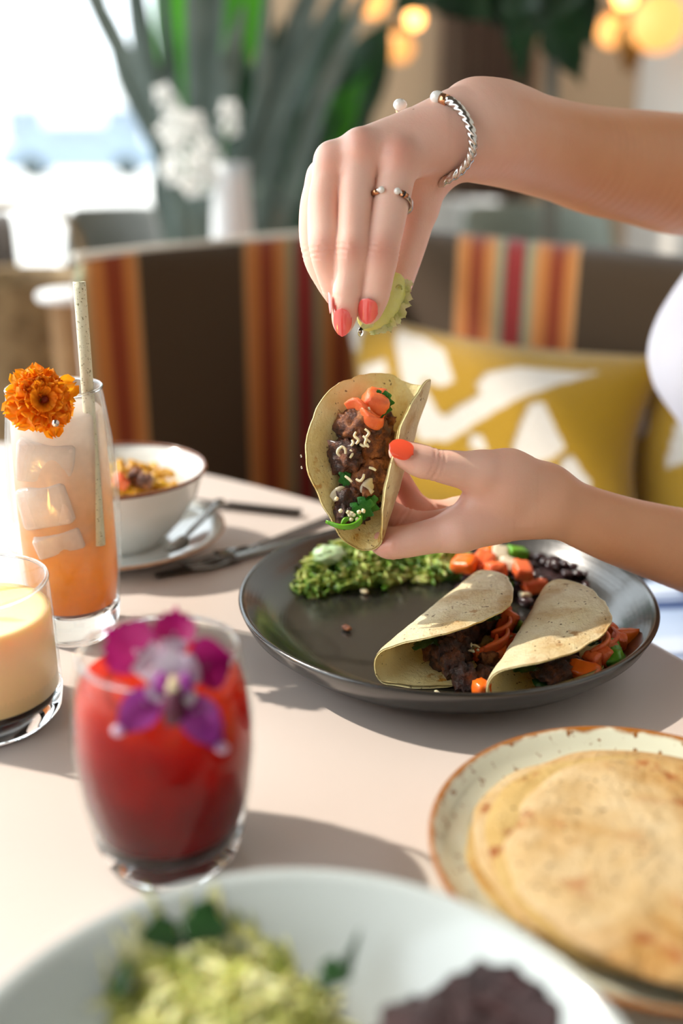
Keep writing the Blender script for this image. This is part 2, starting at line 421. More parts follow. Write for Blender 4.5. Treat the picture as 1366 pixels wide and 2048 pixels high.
def back(p, q, ps, qs, u0, name):
    """extrude a back-rest profile between two end lines (front line p-q, depth direction at each end ps,qs)"""
    p, q = Vector(p), Vector(q); L = (q-p).length; N = 40
    prof = [(-.002, .40), (-.004, .60), (.002, .80), (.008, .882), (.016, .903), (.030, .914), (.055, .918), (.085, .914), (.100, .903), (.107, .882), (.11, .4)]
    V, UV = [], []
    for i in range(N+1):
        s = i/N; b_ = p.lerp(q, s); d = Vector(ps).lerp(Vector(qs), s)
        rnd = 0
        for j, (o, z) in enumerate(prof):
            e = min(1, (s*L)/.03) if name == 'backrest_end' else 1
            zz = z-(.03*(1-math.sqrt(max(0, 1-(1-e)**2))) if z > .8 else 0)
            zz += (.004*mnoise.noise(Vector((s*L*6, j, 0))) if .4 < z else 0)
            V.append(b_+d*o+Vector((0, 0, zz))); UV.append((u0+s*L, z))
    n = len(prof); Fc = [(i*n+j, (i+1)*n+j, (i+1)*n+j+1, i*n+j+1) for i in range(N) for j in range(n-1)]
    if name != 'backrest_end': Fc += [tuple(range(n-1, -1, -1))]
    Fc += [tuple(N*n+j for j in range(n))]
    if name == 'backrest_end': bq.part('side_panel', (arr([v+Vector((-.0012, -.0012, 0)) for v in V[:n]]), [tuple(range(n))]), simple('pale_side_fabric', '#b3a397', .9, bump=(250, .3)), smooth=False, label='plain pale end panel')
    return (arr(V), [f[::-1] for f in Fc]), UV
dA = Vector((-.707, .707, 0)); dB = Vector((.8, .6, 0)); dC = (dA+dB)*.99
LA = (C0-A0).length
g, uv = back(A0, C0, Vector((-.22, .76, 0)), dC, .4-.093, 'backrest_end'); bq.part('backrest', g, M_str, uv=uv)
g, uv = back(C0, B0, dC, dB, 1.0*.40-.005+.0, 'b'); bq.part('backrest', g, M_str, uv=uv)
# welt coloured cream to stand in for sunlight on the top edge
bq.part('edge_light_piping', tube(smoothpts([A0+Vector((-.0066, .0228, .913)), A0.lerp(C0, .5)+dA*.03+Vector((0, 0, .915)), C0+dC*.03+Vector((0, 0, .915))], 30), .006, 8), simple('edge_light_cream', '#e9e2d4', .6, bump=(200, .2)), label='cream welt standing in for sunlight along the top edge')
def poly(pts, z0, z1):
    n = len(pts); V = [(p[0], p[1], z) for z in (z0, z1) for p in pts]
    return arr(V), [tuple(range(n-1, -1, -1)), tuple(range(n, 2*n))]+[(i, (i+1) % n, n+(i+1) % n, n+i) for i in range(n)]
fA, fB = A0+Vector((.707, -.707, 0))*.42, B0+Vector((-.8, -.6, 0))*.45
inn = Vector((.04, 1.09, 0))
sp = [A0, fA, inn, fB, B0, C0]
bevel(bq.part('seat', poly(sp, .36, .453), M_brown, smooth=False), .02)
bq.part('plinth', poly([x.lerp(C0, .06) for x in sp], 0, .36), M_brown, smooth=False)
# ------------------------------------------------------------------ pillows
YEL, WHT = np.array(lin('#b0870e')[:3]), np.array(lin('#e2dace')[:3])
def inpoly(x, y, P_):
    c = False; j = len(P_)-1
    for i in range(len(P_)):
        if (P_[i][1] > y) != (P_[j][1] > y) and x < (P_[j][0]-P_[i][0])*(y-P_[i][1])/(P_[j][1]-P_[i][1])+P_[i][0]: c = not c
        j = i
    return c
def pillow(c4, thick, polys, label, nrm, N=110):
    """c4: corners TL,TR,BR,BL in world; polys in cushion uv (0..1, v down)"""
    tl, tr, br, bl = [Vector(c) for c in c4]; nrm = Vector(nrm).normalized()
    V, Cc, Fc = [], [], []
    def pos(u, v, s):
        e = .075; uu, vv = u, v
        pin = lambda a: math.sin(math.pi*a)
        uu = u+(.5-u)*e*pin(v)*2*.9; vv = v+(.5-v)*e*pin(u)*2*.9
        p = tl.lerp(tr, uu).lerp(bl.lerp(br, uu), vv)
        h = (max(0, (1-(2*u-1)**4)*(1-(2*v-1)**4)))**.55
        h *= 1+.06*mnoise.noise(Vector((u*4, v*4, s)))
        return p+nrm*(s*h*thick)
    for s in (1, -1):
        for i in range(N+1):
            for j in range(N+1):
                u, v = i/N, j/N; p = pos(u, v, s)
                yel = not any(inpoly(u, v, q) for q in polys)
                p = p+nrm*s*(.0022 if yel else 0)*(1 if 0 < i < N and 0 < j < N else 0)
                V.append(p); Cc.append(YEL if yel else WHT)
    n = N+1
    for s in (0, 1):
        for i in range(N):
            for j in range(N):
                a = s*n*n+i*n+j; q = (a, a+1, a+n+1, a+n); Fc.append(q if s == 0 else q[::-1])
    m = MT('tufted_cotton'); at = m.n.new('ShaderNodeVertexColor'); at.layer_name = 'Col'
    m.set(Base_Color=m.mix(m.math('MULTIPLY', m.noise(260, 2), .35), at.outputs[0], '#8a6a12', 'MULTIPLY'), Roughness=.95, Sheen_Weight=.4)
    m.b.inputs['Specular IOR Level'].default_value = .1
    m.bump(m.noise(420, 3), .8, .003)
    th = Thing('throw_pillow', label, 'cushion', (bl+br)/2)
    th.part('cover', (arr(V), Fc), m.m, vcol=np.array(Cc))
    return th
# the pattern is laid out in the cushion's own square (u right, v down)
pat = [[(0.016, 0.077), (0.109, 0.057), (0.058, 0.22), (0.014, 0.188)], [(0.058, 0.29), (0.195, 0.209), (0.203, 0.285), (0.098, 0.34)], [(0.228, 0.042), (0.333, 0.055), (0.406, 0.099), (0.458, 0.256), (0.406, 0.302), (0.348, 0.267), (0.341, 0.292), (0.406, 0.435), (0.43, 0.449), (0.552, 0.309), (0.534, 0.252), (0.567, 0.183), (0.648, 0.134), (0.883, 0.126), (0.809, 0.192), (0.68, 0.306), (0.552, 0.456), (0.438, 0.574), (0.325, 0.589), (0.292, 0.456), (0.259, 0.285), (0.228, 0.09)], [(0.72, 0.324), (0.761, 0.309), (0.845, 0.524), (0.802, 0.593), (0.664, 0.675), (0.68, 0.543)], [(0.519, 0.524), (0.567, 0.526), (0.591, 0.607), (0.519, 0.597)], [(0.22, 0.436), (0.269, 0.415), (0.259, 0.511), (0.195, 0.593)], [(0.833, 0.587), (0.866, 0.557), (0.914, 0.675), (0.906, 0.776), (0.83, 0.741)]]
pt = lambda x, y, t: P(x, y, t)
pillow([pt(690, 610, 1.42), pt(1340, 715, 1.14), pt(1290, 1120, 1.08), pt(700, 1060, 1.34)], .05, pat,
       'mustard and white geometric tufted throw pillow leaning on the banquette behind the held taco', (-.62, -.72, .3))
pat2 = [[(.08, .42), (.12, .28), (.22, .12), (.30, .25), (.28, .40)], [(.02, .8), (.16, .7), (.25, 1.1), (.05, 1.1)], [(.5, .1), (.7, .5), (.4, .6)], [(.75, .6), (.95, .9), (.6, .95)]]
pillow([pt(1215, 722, 1.27), pt(1640, 727, 1.03), pt(1600, 1095, 1.00), pt(1190, 1105, 1.24)], .035, pat2,
       'second mustard and white pillow half hidden behind the white shirt', (-.62, -.72, .3), 60)
# ------------------------------------------------------------------ plants and room furniture behind
M_strap = MT('strap_leaf'); 
M_strap.set(Base_Color=M_strap.mix(M_strap.noise(14, 3), '#7a877f', '#3f4e44'), Roughness=.3); M_strap = M_strap.m
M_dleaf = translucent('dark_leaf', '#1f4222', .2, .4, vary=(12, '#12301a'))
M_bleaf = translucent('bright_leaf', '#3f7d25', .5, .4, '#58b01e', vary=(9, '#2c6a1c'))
M_soil = simple('soil', '#3a2c20', .95, bump=(80, .8, .01)); M_pot = simple('white_pot', '#dfe2e2', .45, bump=(30, .05))
def blade(pts, wd, tip=.15, n=20, fold=.15, side=None):
    """long leaf blade along pts with half width profile"""
    ps = smoothpts(pts, n); V = []
    for i, p in enumerate(ps):
        s = i/(n-1); T = (ps[min(i+1, n-1)]-ps[max(i-1, 0)]).normalized()
        sd = Vector(side) if side else Vector((1, 0, 0)); sd = (sd-T*sd.dot(T)).normalized(); nn = T.cross(sd)
        ww = wd*min(1, .45+s*3)*(1 if s < 1-tip*2.5 else max(0.02, (1-s)/(tip*2.5)))**.7
        V += [p-sd*ww+nn*ww*fold, p, p+sd*ww+nn*ww*fold]
    return arr(V), [(3*i+k, 3*i+k+1, 3*i+k+4, 3*i+k+3) for i in range(n-1) for k in (0, 1)]
def paddle(base, tipp, wd, droop=.05, n=16, side=None, notch=0):
    base, tipp = Vector(base), Vector(tipp); T = (tipp-base); L = T.length
    sd = Vector(side) if side else Vector((1, 0, 0)); sd = (sd-T*(sd.dot(T)/L/L)).normalized(); nn = T.normalized().cross(sd); m = 9; V = []
    for i in range(n):
        s = i/(n-1); ww = wd*math.sin(math.pi*min(1, s*.93+.05))**.75
        if notch and i % 4 == 2: ww *= notch
        c = base+T*s+nn*(droop*math.sin(math.pi*s))
        for j in range(m):
            a = j/(m-1)*2-1; V.append(c+sd*(a*ww)+nn*(abs(a)**1.5*ww*.3)-T*(.10*abs(a)*(s))+nn*(.006*math.sin(s*40)))
    return arr(V), [(i*m+j, i*m+j+1, (i+1)*m+j+1, (i+1)*m+j) for i in range(n-1) for j in range(m-1)]
D = 2.15
pb = P(415, 470, D); pz = .62
pl = Thing('potted_strap_plant', 'tall potted plant with long grey-green strap leaves rising behind the banquette', 'plant', (pb.x, pb.y, 0))
pl.part('pot', lathe([(0, 0), (.12, 0), (.16, .35), (.17, .64), (.175, .66), (.16, .66), (.155, .6), (0, .6)], 40, (pb.x, pb.y, 0)), M_pot)
pl.part('soil', lathe([(0, .61), (.155, .605)], 24, (pb.x, pb.y, 0)), M_soil)
straps = [((385, 470), (330, 300), (250, 120), (170, -40), 17), ((390, 470), (345, 380), (300, 180), (262, -60), 19), ((372, 480), (350, 380), (318, 200), (300, 120), 16),
          ((400, 470), (395, 300), (392, 120), (385, -60), 16), ((430, 470), (418, 300), (424, 100), (436, -60), 15), ((415, 470), (430, 330), (455, 160), (470, 90), 16),
          ((465, 470), (500, 300), (570, 110), (640, -60), 18), ((520, 470), (545, 300), (560, 200), (625, -40), 20), ((505, 470), (520, 330), (590, 150), (720, -70), 13),
          ((360, 480), (330, 330), (250, 170), (222, 60), 11), ((560, 470), (600, 330), (640, 200), (700, 60), 15), ((470, 475), (470, 350), (520, 200), (530, 60), 12),
          ((340, 480), (320, 380), (345, 260), (330, 30), 14)]
for k, (a, b_, c, d, w_) in enumerate(straps):
    dd = D-.12+.24*((k*7) % 5)/4; root = Vector((pb.x+(a[0]-430)*.0006, pb.y+.02*((k % 3)-1), pz))
    pl.part('leaf', blade([root, P(a[0], a[1]-20, dd), P(*b_, dd), P(*c, dd-.03), P(*d, dd-.1), P(d[0]+(d[0]-c[0])*1.2, d[1]+(d[1]-c[1])*1.2, dd-.16)], w_*dd/F*1.25, .12, 30, .2 if k % 2 else -.2), M_strap)
# bright banana-like plant further back
D2 = 2.9; q0 = P(480, 470, D2)
p2 = Thing('potted_banana_plant', 'bushy plant with broad bright green leaves behind the strap leaves', 'plant', (q0.x, q0.y, 0))
p2.part('pot', lathe([(0, 0), (.15, 0), (.2, .4), (.2, .45), (.18, .45), (.17, .4), (0, .4)], 32, (q0.x, q0.y, 0)), M_pot)
lv = [((400, 440), (300, -330), 50, 1), ((420, 440), (335, 130), 42, 1), ((450, 200), (485, -260), 60, 1), ((480, 440), (600, 0), 70, 0), ((500, 440), (700, 60), 60, 0), ((520, 450), (745, 130), 48, 1),
      ((500, 450), (560, 150), 60, 0), ((560, 460), (700, 230), 40, 1), ((600, 440), (690, -30), 60, 0), ((450, 450), (440, 200), 50, 0), ((620, 430), (770, 40), 50, 0), ((540, 460), (640, 180), 55, 0), ((400, 300), (420, -80), 60, 0), ((590, 440), (640, 60), 60, 0),
      ((610, 470), (700, 300), 45, 0), ((480, 470), (520, 300), 60, 0), ((560, 470), (590, 250), 60, 0), ((470, 460), (480, 60), 60, 0), ((520, 460), (560, 20), 60, 0), ((580, 460), (690, 120), 60, 0), ((620, 420), (720, 190), 22, 1), ((540, 300), (720, 150), 26, 1), ((400, 420), (450, 120), 55, 0), ((640, 300), (790, 20), 60, 0)]
for k, (a, b_, w_, br) in enumerate(lv):
    dd = D2+.25*math.sin(k*2.1); s0 = P(*a, dd); e0 = P(*b_, dd-.1)
    lf = p2.part('leaf', paddle(s0, e0, w_*dd/F, .04), M_bleaf if br else M_dleaf, label='bright green leaf' if br else None)
    p2.part('leaf_stalk', tube(smoothpts([(q0.x+.02*math.sin(k), q0.y+.02*math.cos(k), .4), (q0.x*.6+s0.x*.4, q0.y, .75), tuple(s0), tuple(s0.lerp(e0, .3))], 10), .007, 6), M_dleaf, parent=lf)
# white blossoms in a clear white vase on the ledge
M_petw = translucent('white_petal', '#fbfbf8', .65, .4)
vb = P(465, 470, 1.86)
vs = Thing('white_vase', 'white ceramic vase standing behind the banquette top', 'vase', (vb.x, vb.y, 0))
vs.part('body', lathe([(0, .55), (.05, .55), (.055, .60), (.04, .80), (.033, .93), (.036, .96), (.031, .95), (.03, .8), (0, .78)], 32, (vb.x, vb.y, .05)), M_pot)
vs.part('stand', lathe([(0, 0), (.10, 0), (.10, .02), (.03, .04), (.03, .56), (.10, .58), (.10, .60), (0, .60)], 32, (vb.x, vb.y, 0)), simple('pale_wood', '#b89468', .6, bump=(40, .1)))
fl = Thing('white_orchid_spray', 'spray of small white blossoms out of the white vase', 'flowers', (vb.x, vb.y, .85))
for k, (x, y) in enumerate([(330, 190), (345, 215), (360, 240), (335, 262), (352, 285), (375, 262), (392, 245), (400, 275), (415, 300), (370, 310), (395, 330), (430, 320), (385, 372), (405, 372), (420, 350), (345, 330), (460, 222), (462, 255), (350, 350)]):
    c = P(x, y, 1.84+.04*math.sin(k*3)); gs = []
    for j in range(5):
        a = j*1.2566+k; d = Vector((math.cos(a), -.25, math.sin(a)))
        gs.append(paddle(c, c+d*.024, .010, .002, 6, side=(-math.sin(a), 0, math.cos(a))))
    o = fl.part('blossom', join(*gs), M_petw)
    if k % 4 == 0: fl.part('flower_stem', tube(smoothpts([(vb.x, vb.y, .9), P(440, 380, 1.93), c], 8), .002, 5), M_bleaf)
# tall plant whose leaves hang into the top of the picture
h0 = P(1100, 470, 2.0)
tp = Thing('tall_potted_tree', 'tall potted plant whose dark pointed leaves hang in at the top of the picture', 'plant', (h0.x, h0.y, 0))
tp.part('pot', lathe([(0, 0), (.13, 0), (.17, .4), (.17, .44), (.15, .44), (.14, .4), (0, .4)], 32, (h0.x, h0.y, 0)), M_pot)
tt = P(1095, -140, 1.75)
for k in range(3): tp.part('stem', tube(smoothpts([(h0.x+.02*k, h0.y, .4), tuple(P(1095+9*k, 150, 1.9)), tuple(P(1060+30*k, -160, 1.78))], 12), .0045, 8), simple('grey_stem', '#7a7468', .8, bump=(60, .3)))
for a, b_, w_, ns in [((1050, -120), (1165, 175), 62, .75), ((1020, -130), (1045, 185), 40, .7), ((980, -120), (985, 60), 55, .8), ((1080, -140), (1190, 100), 60, .8), ((960, -120), (830, 25), 45, .8), ((900, -100), (780, 30), 40, .8), ((1060, -140), (1110, 95), 55, .8), ((1000, -150), (1030, 90), 60, .8), ((940, -60), (900, 35), 60, 1)]:
    tp.part('leaf', paddle(P(*a, 1.75), P(*b_, 1.66+.0002*b_[0]), w_*1.7/F, .03, 18, notch=ns), M_dleaf)
# warm lamps
M_cord = simple('black_cord', '#1e1a17', .7, bump=(50, .1)); M_brass = simple('brass', '#9a6a34', .35, .9, bump=(60, .05))
def pendant(px, py, t, r, e, label, group='warm globe pendants'):
    c = P(px, py, t); th = Thing('pendant_lamp', label, 'lamp', c, group)
    th.part('globe', mv(sphere(r, 20, 14), c), emis('amber_bulb', '#ffb060', e))
    th.part('cap', mv(lathe([(0, .03), (.02, .03), (.03, 0), (.022, -.004), (0, -.004)], 16), c+Vector((0, 0, r))), M_brass)
    th.part('cord', tube([c+Vector((0, 0, r+.02)), Vector((c.x, c.y, 3.6))], .004, 6), M_cord)
pendant(745, 0, 3.4, .055, 1.5, 'dim amber globe lamp above the beige wall at the top')
pendant(829, 38, 3.2, .028, 6, 'small bright amber globe lamp just above the wrist')
pendant(1250, -8, 3.4, .035, 7, 'brightest amber globe lamp at the top right edge')
pendant(1224, 62, 3.5, .05, 1.6, 'amber globe lamp hanging lowest at the upper right')
pendant(1318, 45, 3.1, .085, 1.1, 'large soft amber globe lamp nearest the right edge')
pendant(800, 95, 3.6, .05, 1.0, 'faint amber globe lamp left of the brass fitting')
fx = P(1265, 85, 3.3); th = Thing('brass_lantern', 'brown brass lantern hanging among the amber lamps', 'lamp', fx)
th.part('body', lathe([(0, -.09), (.02, -.085), (.03, -.05), (.05, -.02), (.055, .04), (.03, .07), (.01, .09), (0, .09)], 8, fx), M_brass)
th.part('chain', tube([fx+Vector((0, 0, .08)), Vector((fx.x, fx.y, 3.6))], .004, 6), M_cord)
# slatted wooden screen and chairs in the room behind
M_dkwood = simple('dark_red_wood', '#4a2c20', .6, bump=(40, .2), vary=(14, '#382018'))
c = P(965, 120, 3.9); th = Thing('wooden_slat_screen', 'dark slatted wooden screen against the beige wall', 'screen', (c.x, c.y, 0))
for k in range(6): th.part('slat', box((c.x-.16+k*.065, c.y-.02, .0), (c.x-.13+k*.065, c.y+.02, 1.62)), M_dkwood, smooth=False)
th.part('rail', box((c.x-.2, c.y-.03, 1.5), (c.x+.24, c.y+.03, 1.56)), M_dkwood, smooth=False)
th.part('rail', box((c.x-.2, c.y-.03, .2), (c.x+.24, c.y+.03, .26)), M_dkwood, smooth=False)
M_grey = simple('grey_upholstery', '#8f8f8b', .9, bump=(200, .3), vary=(6, '#7f7f7a')); M_brn = simple('brown_leather', '#4c4138', .5, bump=(100, .2), vary=(6, '#3c332c'))
M_sage = simple('sage_upholstery', '#8f9488', .9, bump=(200, .3)); M_legm = simple('oak_leg', '#a98255', .5, bump=(50, .1), vary=(20, '#966f45'))
def tubchair(px, py, t, wd, m, label, facing=0, dep=.5, group=None):
    """upholstered chair: py is where the top of its back shows"""
    c = P(px, py, t); zt = c.z; x, y = c.x, c.y; th = Thing('armchair', label, 'chair', (x, y, 0), group)
    R = wd/2; V = []; nu, nv = 33, 14
    def shellp(u, v):
        a = math.radians(-20+220*u)+facing; h = .32+(zt-.32)*(1 if .2 < u < .8 else .72+.28*math.sin(math.pi*.5*min(u, 1-u)/.2))
        prof = [(1.0, .32), (1.02, h*.6+.1), (1.0, h-.04), (.97, h-.01), (.92, h), (.87, h-.01), (.84, h-.05), (.82, .42)]
        k = v*(len(prof)-1); i = min(int(k), len(prof)-2); f = k-i
        r = prof[i][0]*(1-f)+prof[i+1][0]*f; z = prof[i][1]*(1-f)+prof[i+1][1]*f
        return (x+R*r*math.cos(a), y+R*r*math.sin(a), z)
    th.part('backrest', grid(shellp, nu, nv), m)
    th.part('seat', lathe([(0, .30), (R*.9, .30), (R*.95, .36), (R*.92, .43), (R*.8, .46), (0, .47)], 32, (x, y, 0)), m)
    for i in range(4):
        a = math.pi/4+i*math.pi/2; th.part('leg', tube([(x+R*.6*math.cos(a), y+R*.6*math.sin(a), .31), (x+R*.75*math.cos(a), y+R*.75*math.sin(a), 0)], [.02, .013], 10), M_legm)
tubchair(245, 415, 3.3, .40, M_grey, 'grey tub armchair behind the left end of the banquette', math.pi*0)
tubchair(-75, 425, 2.3, .22, M_brn, 'dark brown armchair at the far left edge', 0)
tubchair(1080, 412, 2.9, .44, M_sage, 'sage grey tub armchair just under the raised forearm', 0)
tubchair(915, 400, 3.6, .36, M_pot, 'white tub armchair seen right of the raised hand', 0)
tubchair(650, 300, 3.5, .30, M_sage, 'pale armchair seen left of the raised hand', 0)
# white topped side table beyond the tall glass
c = P(150, 583, 1.62); th = Thing('side_table', 'small white-topped tan side table behind the tall drink', 'table', (c.x, c.y, 0))
th.part('top', lathe([(0, c.z-.012), (.058, c.z-.012), (.06, c.z-.006), (.058, c.z), (0, c.z)], 40, (c.x, c.y, 0)), M_white)
th.part('pedestal', lathe([(0, 0), (.1, 0), (.1, .02), (.045, .05), (.042, c.z-.02), (.055, c.z-.012)], 32, (c.x, c.y, 0)), M_legm)
c = P(20, 560, 1.9); th = Thing('wicker_basket', 'tan wicker basket low at the left edge beyond the glasses', 'basket', (c.x, c.y, 0))
M_wick = simple('wicker', '#a38a64', .8, bump=(60, .8, .004), vary=(40, '#7b6444'))
th.part('body', lathe([(0, 0), (.13, 0), (.16, .3), (.15, c.z), (.155, c.z+.01), (.14, c.z), (.13, .1), (0, .08)], 32, (c.x, c.y, 0)), M_wick)
th.part('handle', tube(smoothpts([(c.x-.15, c.y, c.z), (c.x-.1, c.y, c.z+.12), (c.x+.1, c.y, c.z+.12), (c.x+.15, c.y, c.z)], 16), .008, 8), M_wick)
# ------------------------------------------------------------------ the person
M_skin = MT('skin')
_sk = M_skin.mix(M_skin.ramp(M_skin.noise(22, 4), [(.35, 0.0), (.7, 1.0)]), '#f4cab6', '#edb9a2')
_fr = M_skin.ramp(M_skin.vor(70), [(.0, 1.0), (.035, .9), (.06, 0.0)])
_fm = M_skin.ramp(M_skin.noise(35, 1), [(.55, 0.0), (.6, .7)])
_sk = M_skin.mix(M_skin.math('MULTIPLY', _fr, _fm), _sk, '#a5603c')
_at = M_skin.n.new('ShaderNodeVertexColor'); _at.layer_name = 'Col'; _rd = M_skin.sep(_at.outputs[0], 0)
_sk = M_skin.mix(_rd, _sk, '#cf6f55')
_sk = M_skin.mix(M_skin.math('MULTIPLY', M_skin.sep(_at.outputs[0], 1), 1.0), _sk, M_skin.mix(M_skin.noise(30, 4), '#dc9a66', '#cf8a58'))
M_skin.set(Base_Color=_sk, Roughness=.45, Subsurface_Weight=.25, Subsurface_Radius=(1, .35, .2), Subsurface_Scale=.006)
M_skin.bump(M_skin.math('ADD', M_skin.noise(500, 3), M_skin.math('MULTIPLY', M_skin.vor(900), .5)), .12, .0006)
M_skin = M_skin.m
M_nail = simple('coral_nail_polish', '#f0605a', .12, coat=1); M_nail2 = simple('orange_coral_nail_polish', '#ea5434', .12, coat=1)
def J(px, py, t, r): return (P(px, py, t), r*t/F)
def chain(fd, A, js, k):
    for a, b in zip(js[:-1], js[1:]): fd.cone(A, a[0], b[0], a[1], b[1], k)
VOX = .0011
# --- right hand, back towards the camera, squeezing the lime
def right_arm():
    fd = Field((-.045, .50, .90), (.335, .86, 1.135), VOX); core = fd.new()
    fd.chain(core, [J(1480, 350, .77, 124), J(1366, 350, .735, 116), J(1280, 336, .712, 108), J(1200, 324, .69, 103), J(1130, 306, .665, 96), J(1060, 287, .64, 95), J(1010, 271, .622, 99), J(962, 264, .605, 98), J(925, 270, .597, 86), J(895, 280, .594, 76)])
    fd.cone(core, P(985, 226, .620), P(945, 222, .606), 56*.6/F, 54*.6/F, .010)           # wrist hump
    W = [(905, 240, .590, 50), (895, 262, .588, 54), (890, 285, .590, 54), (885, 320, .600, 48)]
    mc = [((652, 356, .592, 35), W[0]), ((668, 325, .579, 37), W[0]), ((722, 302, .573, 40), W[1]), ((796, 322, .575, 41), W[2])]
    for m, w_ in mc: fd.cone(core, P(*w_[:3]), P(*m[:3]), w_[3]*.59/F, m[3]*.58/F, .006)
    fd.cone(core, P(870, 330, .612), P(760, 385, .605), 46*.6/F, 34*.6/F, .010)            # palm
    fd.cone(core, P(800, 302, .592), P(690, 335, .594), 40*.6/F, 38*.6/F, .008)
    fd.cone(core, P(868, 322, .606), P(840, 415, .612), 46*.6/F, 36*.6/F, .010)            # thumb root
    for (x, y, t, r) in [(797, 306, .5655, 21), (722, 284, .563, 19), (661, 312, .570, 19)]: fd.cone(core, P(x, y, t), P(x-2, y+12, t), r*.57/F, r*.57/F, .010)
    fing = [
        [J(796, 322, .575, 41), J(782, 400, .570, 38), J(768, 470, .567, 37), J(761, 510, .566, 37), J(755, 550, .569, 33), J(748, 585, .573, 33), J(740, 615, .577, 28), J(737, 626, .579, 23)],
        [J(722, 302, .573, 39), J(712, 390, .568, 34), J(707, 465, .564, 32), J(705, 500, .563, 34), J(700, 545, .567, 30), J(694, 590, .571, 30), J(688, 635, .576, 25), J(686, 652, .578, 18)],
        [J(668, 325, .579, 37), J(650, 400, .574, 34), J(649, 465, .570, 34), J(653, 500, .570, 35), J(662, 545, .576, 30), J(671, 580, .581, 27), J(677, 598, .585, 22)],
        [J(648, 356, .592, 34), J(631, 410, .589, 31), J(629, 470, .588, 31), J(638, 520, .590, 30), J(660, 570, .592, 25), J(680, 605, .594, 20)],
        [J(840, 415, .612, 36), J(822, 480, .612, 34), J(803, 540, .611, 32), J(787, 595, .606, 28), J(772, 634, .601, 22)]]
    tot = core.copy()
    for i, f in enumerate(fing): fd.blend(tot, core, f, .005, .0008)
    return fd.mesh(tot)
def left_arm():
    fd = Field((-.012, .48, .70), (.34, .70, .92), VOX); core = fd.new()
    fd.chain(core, [J(1640, 1165, .67, 124), J(1500, 1130, .655, 102), J(1366, 1098, .635, 82), J(1290, 1077, .626, 74), J(1230, 1058, .618, 69), J(1170, 1035, .61, 64), J(1120, 1014, .605, 61), J(1075, 1003, .603, 62)])
    fd.cone(core, P(1080, 1015, .604), P(918, 1060, .590), 57*.6/F, 42*.59/F, .010)        # to index knuckle
    fd.cone(core, P(1080, 1010, .615), P(920, 1045, .612), 50*.6/F, 36*.6/F, .010)
    fd.cone(core, P(1080, 1000, .625), P(915, 1025, .634), 44*.6/F, 32*.6/F, .010)
    fd.cone(core, P(1085, 985, .600), P(1015, 957, .590), 58*.6/F, 52*.59/F, .012)         # thumb base
    fd.cone(core, P(1015, 957, .590), P(965, 946, .583), 52*.59/F, 42*.58/F, .010)
    fd.cone(core, P(1000, 985, .592), P(952, 1015, .592), 44*.59/F, 30*.59/F, .012)        # web
    fing = [
        ([J(965, 946, .583, 41), J(915, 938, .578, 37), J(872, 930, .573, 33), J(845, 923, .571, 34), J(815, 911, .569, 29), J(800, 904, .568, 23)], .006),
        ([J(918, 1060, .592, 42), J(860, 1073, .591, 35), J(805, 1084, .591, 33), J(780, 1086, .593, 33), J(760, 1078, .604, 28), J(750, 1070, .613, 24), J(744, 1062, .622, 20)], .006),
        ([J(905, 1050, .610, 35), J(850, 1052, .606, 30), J(812, 1046, .603, 31), J(788, 1036, .604, 31), J(755, 1015, .612, 28), J(735, 985, .618, 25), J(728, 962, .620, 21)], .005),
        ([J(905, 1030, .630, 31), J(858, 1024, .628, 26), J(830, 1010, .626, 26), J(812, 985, .628, 25), J(792, 950, .630, 24), J(770, 918, .630, 20)], .005),
        ([J(905, 1030, .648, 24), J(865, 1026, .648, 22), J(838, 1018, .645, 22), J(810, 1000, .642, 22), J(785, 975, .638, 20), J(775, 950, .636, 17)], .005)]
    tot = core.copy()
    for f, k in fing: fd.blend(tot, core, f, k, .0008)
    return fd.mesh(tot)
gR, gL = right_arm(), left_arm()
def crease(g, c, toward, half, wl, amp, lat=.012):
    """skin folds across a finger joint"""
    V = g[0]; c = np.array(tuple(c)); a = np.array(tuple(toward))-c; a /= np.linalg.norm(a); q = V-c; s = q@a
    r = q-s[:, None]*a; L = np.linalg.norm(r, axis=1); w_ = np.exp(-(s/half)**2)*(L < .019)*(L > .001)
    d = -amp*w_*(.5+.5*np.cos(2*math.pi*s/wl+.6*np.sin(q[:, 0]*900)))
    V += r/np.maximum(L, 1e-4)[:, None]*d[:, None]
for x, y, t, x2, y2, t2, h, am in [(765, 503, .566, 760, 560, .569, .0045, .0006), (706, 500, .563, 700, 560, .568, .0045, .0006), (652, 500, .570, 660, 550, .575, .0045, .0006), (630, 500, .588, 640, 540, .59, .004, .0005),
                                  (750, 578, .573, 742, 612, .577, .0028, .0004), (695, 590, .571, 689, 630, .576, .0028, .0004), (670, 572, .580, 677, 598, .585, .0028, .0004)]:
    crease(gR, P(x, y, t), P(x2, y2, t2), h, .0030, am)
for x, y, t, x2, y2, t2, h, am in [(866, 929, .573, 840, 922, .571, .0045, .0006), (783, 1086, .581, 740, 1068, .59, .004, .0007), (806, 1046, .603, 780, 1032, .604, .004, .0007)]:
    crease(gL, P(x, y, t), P(x2, y2, t2), h, .0032, am)
RED = [(P(797, 300, .56), .012, .5), (P(722, 280, .557), .012, .45), (P(661, 312, .56), .011, .35), (P(765, 500, .555), .010, .5), (P(706, 500, .552), .009, .5), (P(652, 500, .56), .010, .45), (P(740, 612, .575), .009, .45), (P(688, 635, .575), .009, .45),
       (P(806, 905, .567), .010, .55), (P(866, 925, .565), .010, .35), (P(750, 1075, .585), .014, .6), (P(790, 1035, .6), .014, .7), (P(800, 975, .625), .018, .75), (P(905, 985, .585), .008, .6), (P(860, 1040, .60), .02, .35), (P(1130, 260, .64), .03, .25), (P(1340, 250, .72), .03, .3)]
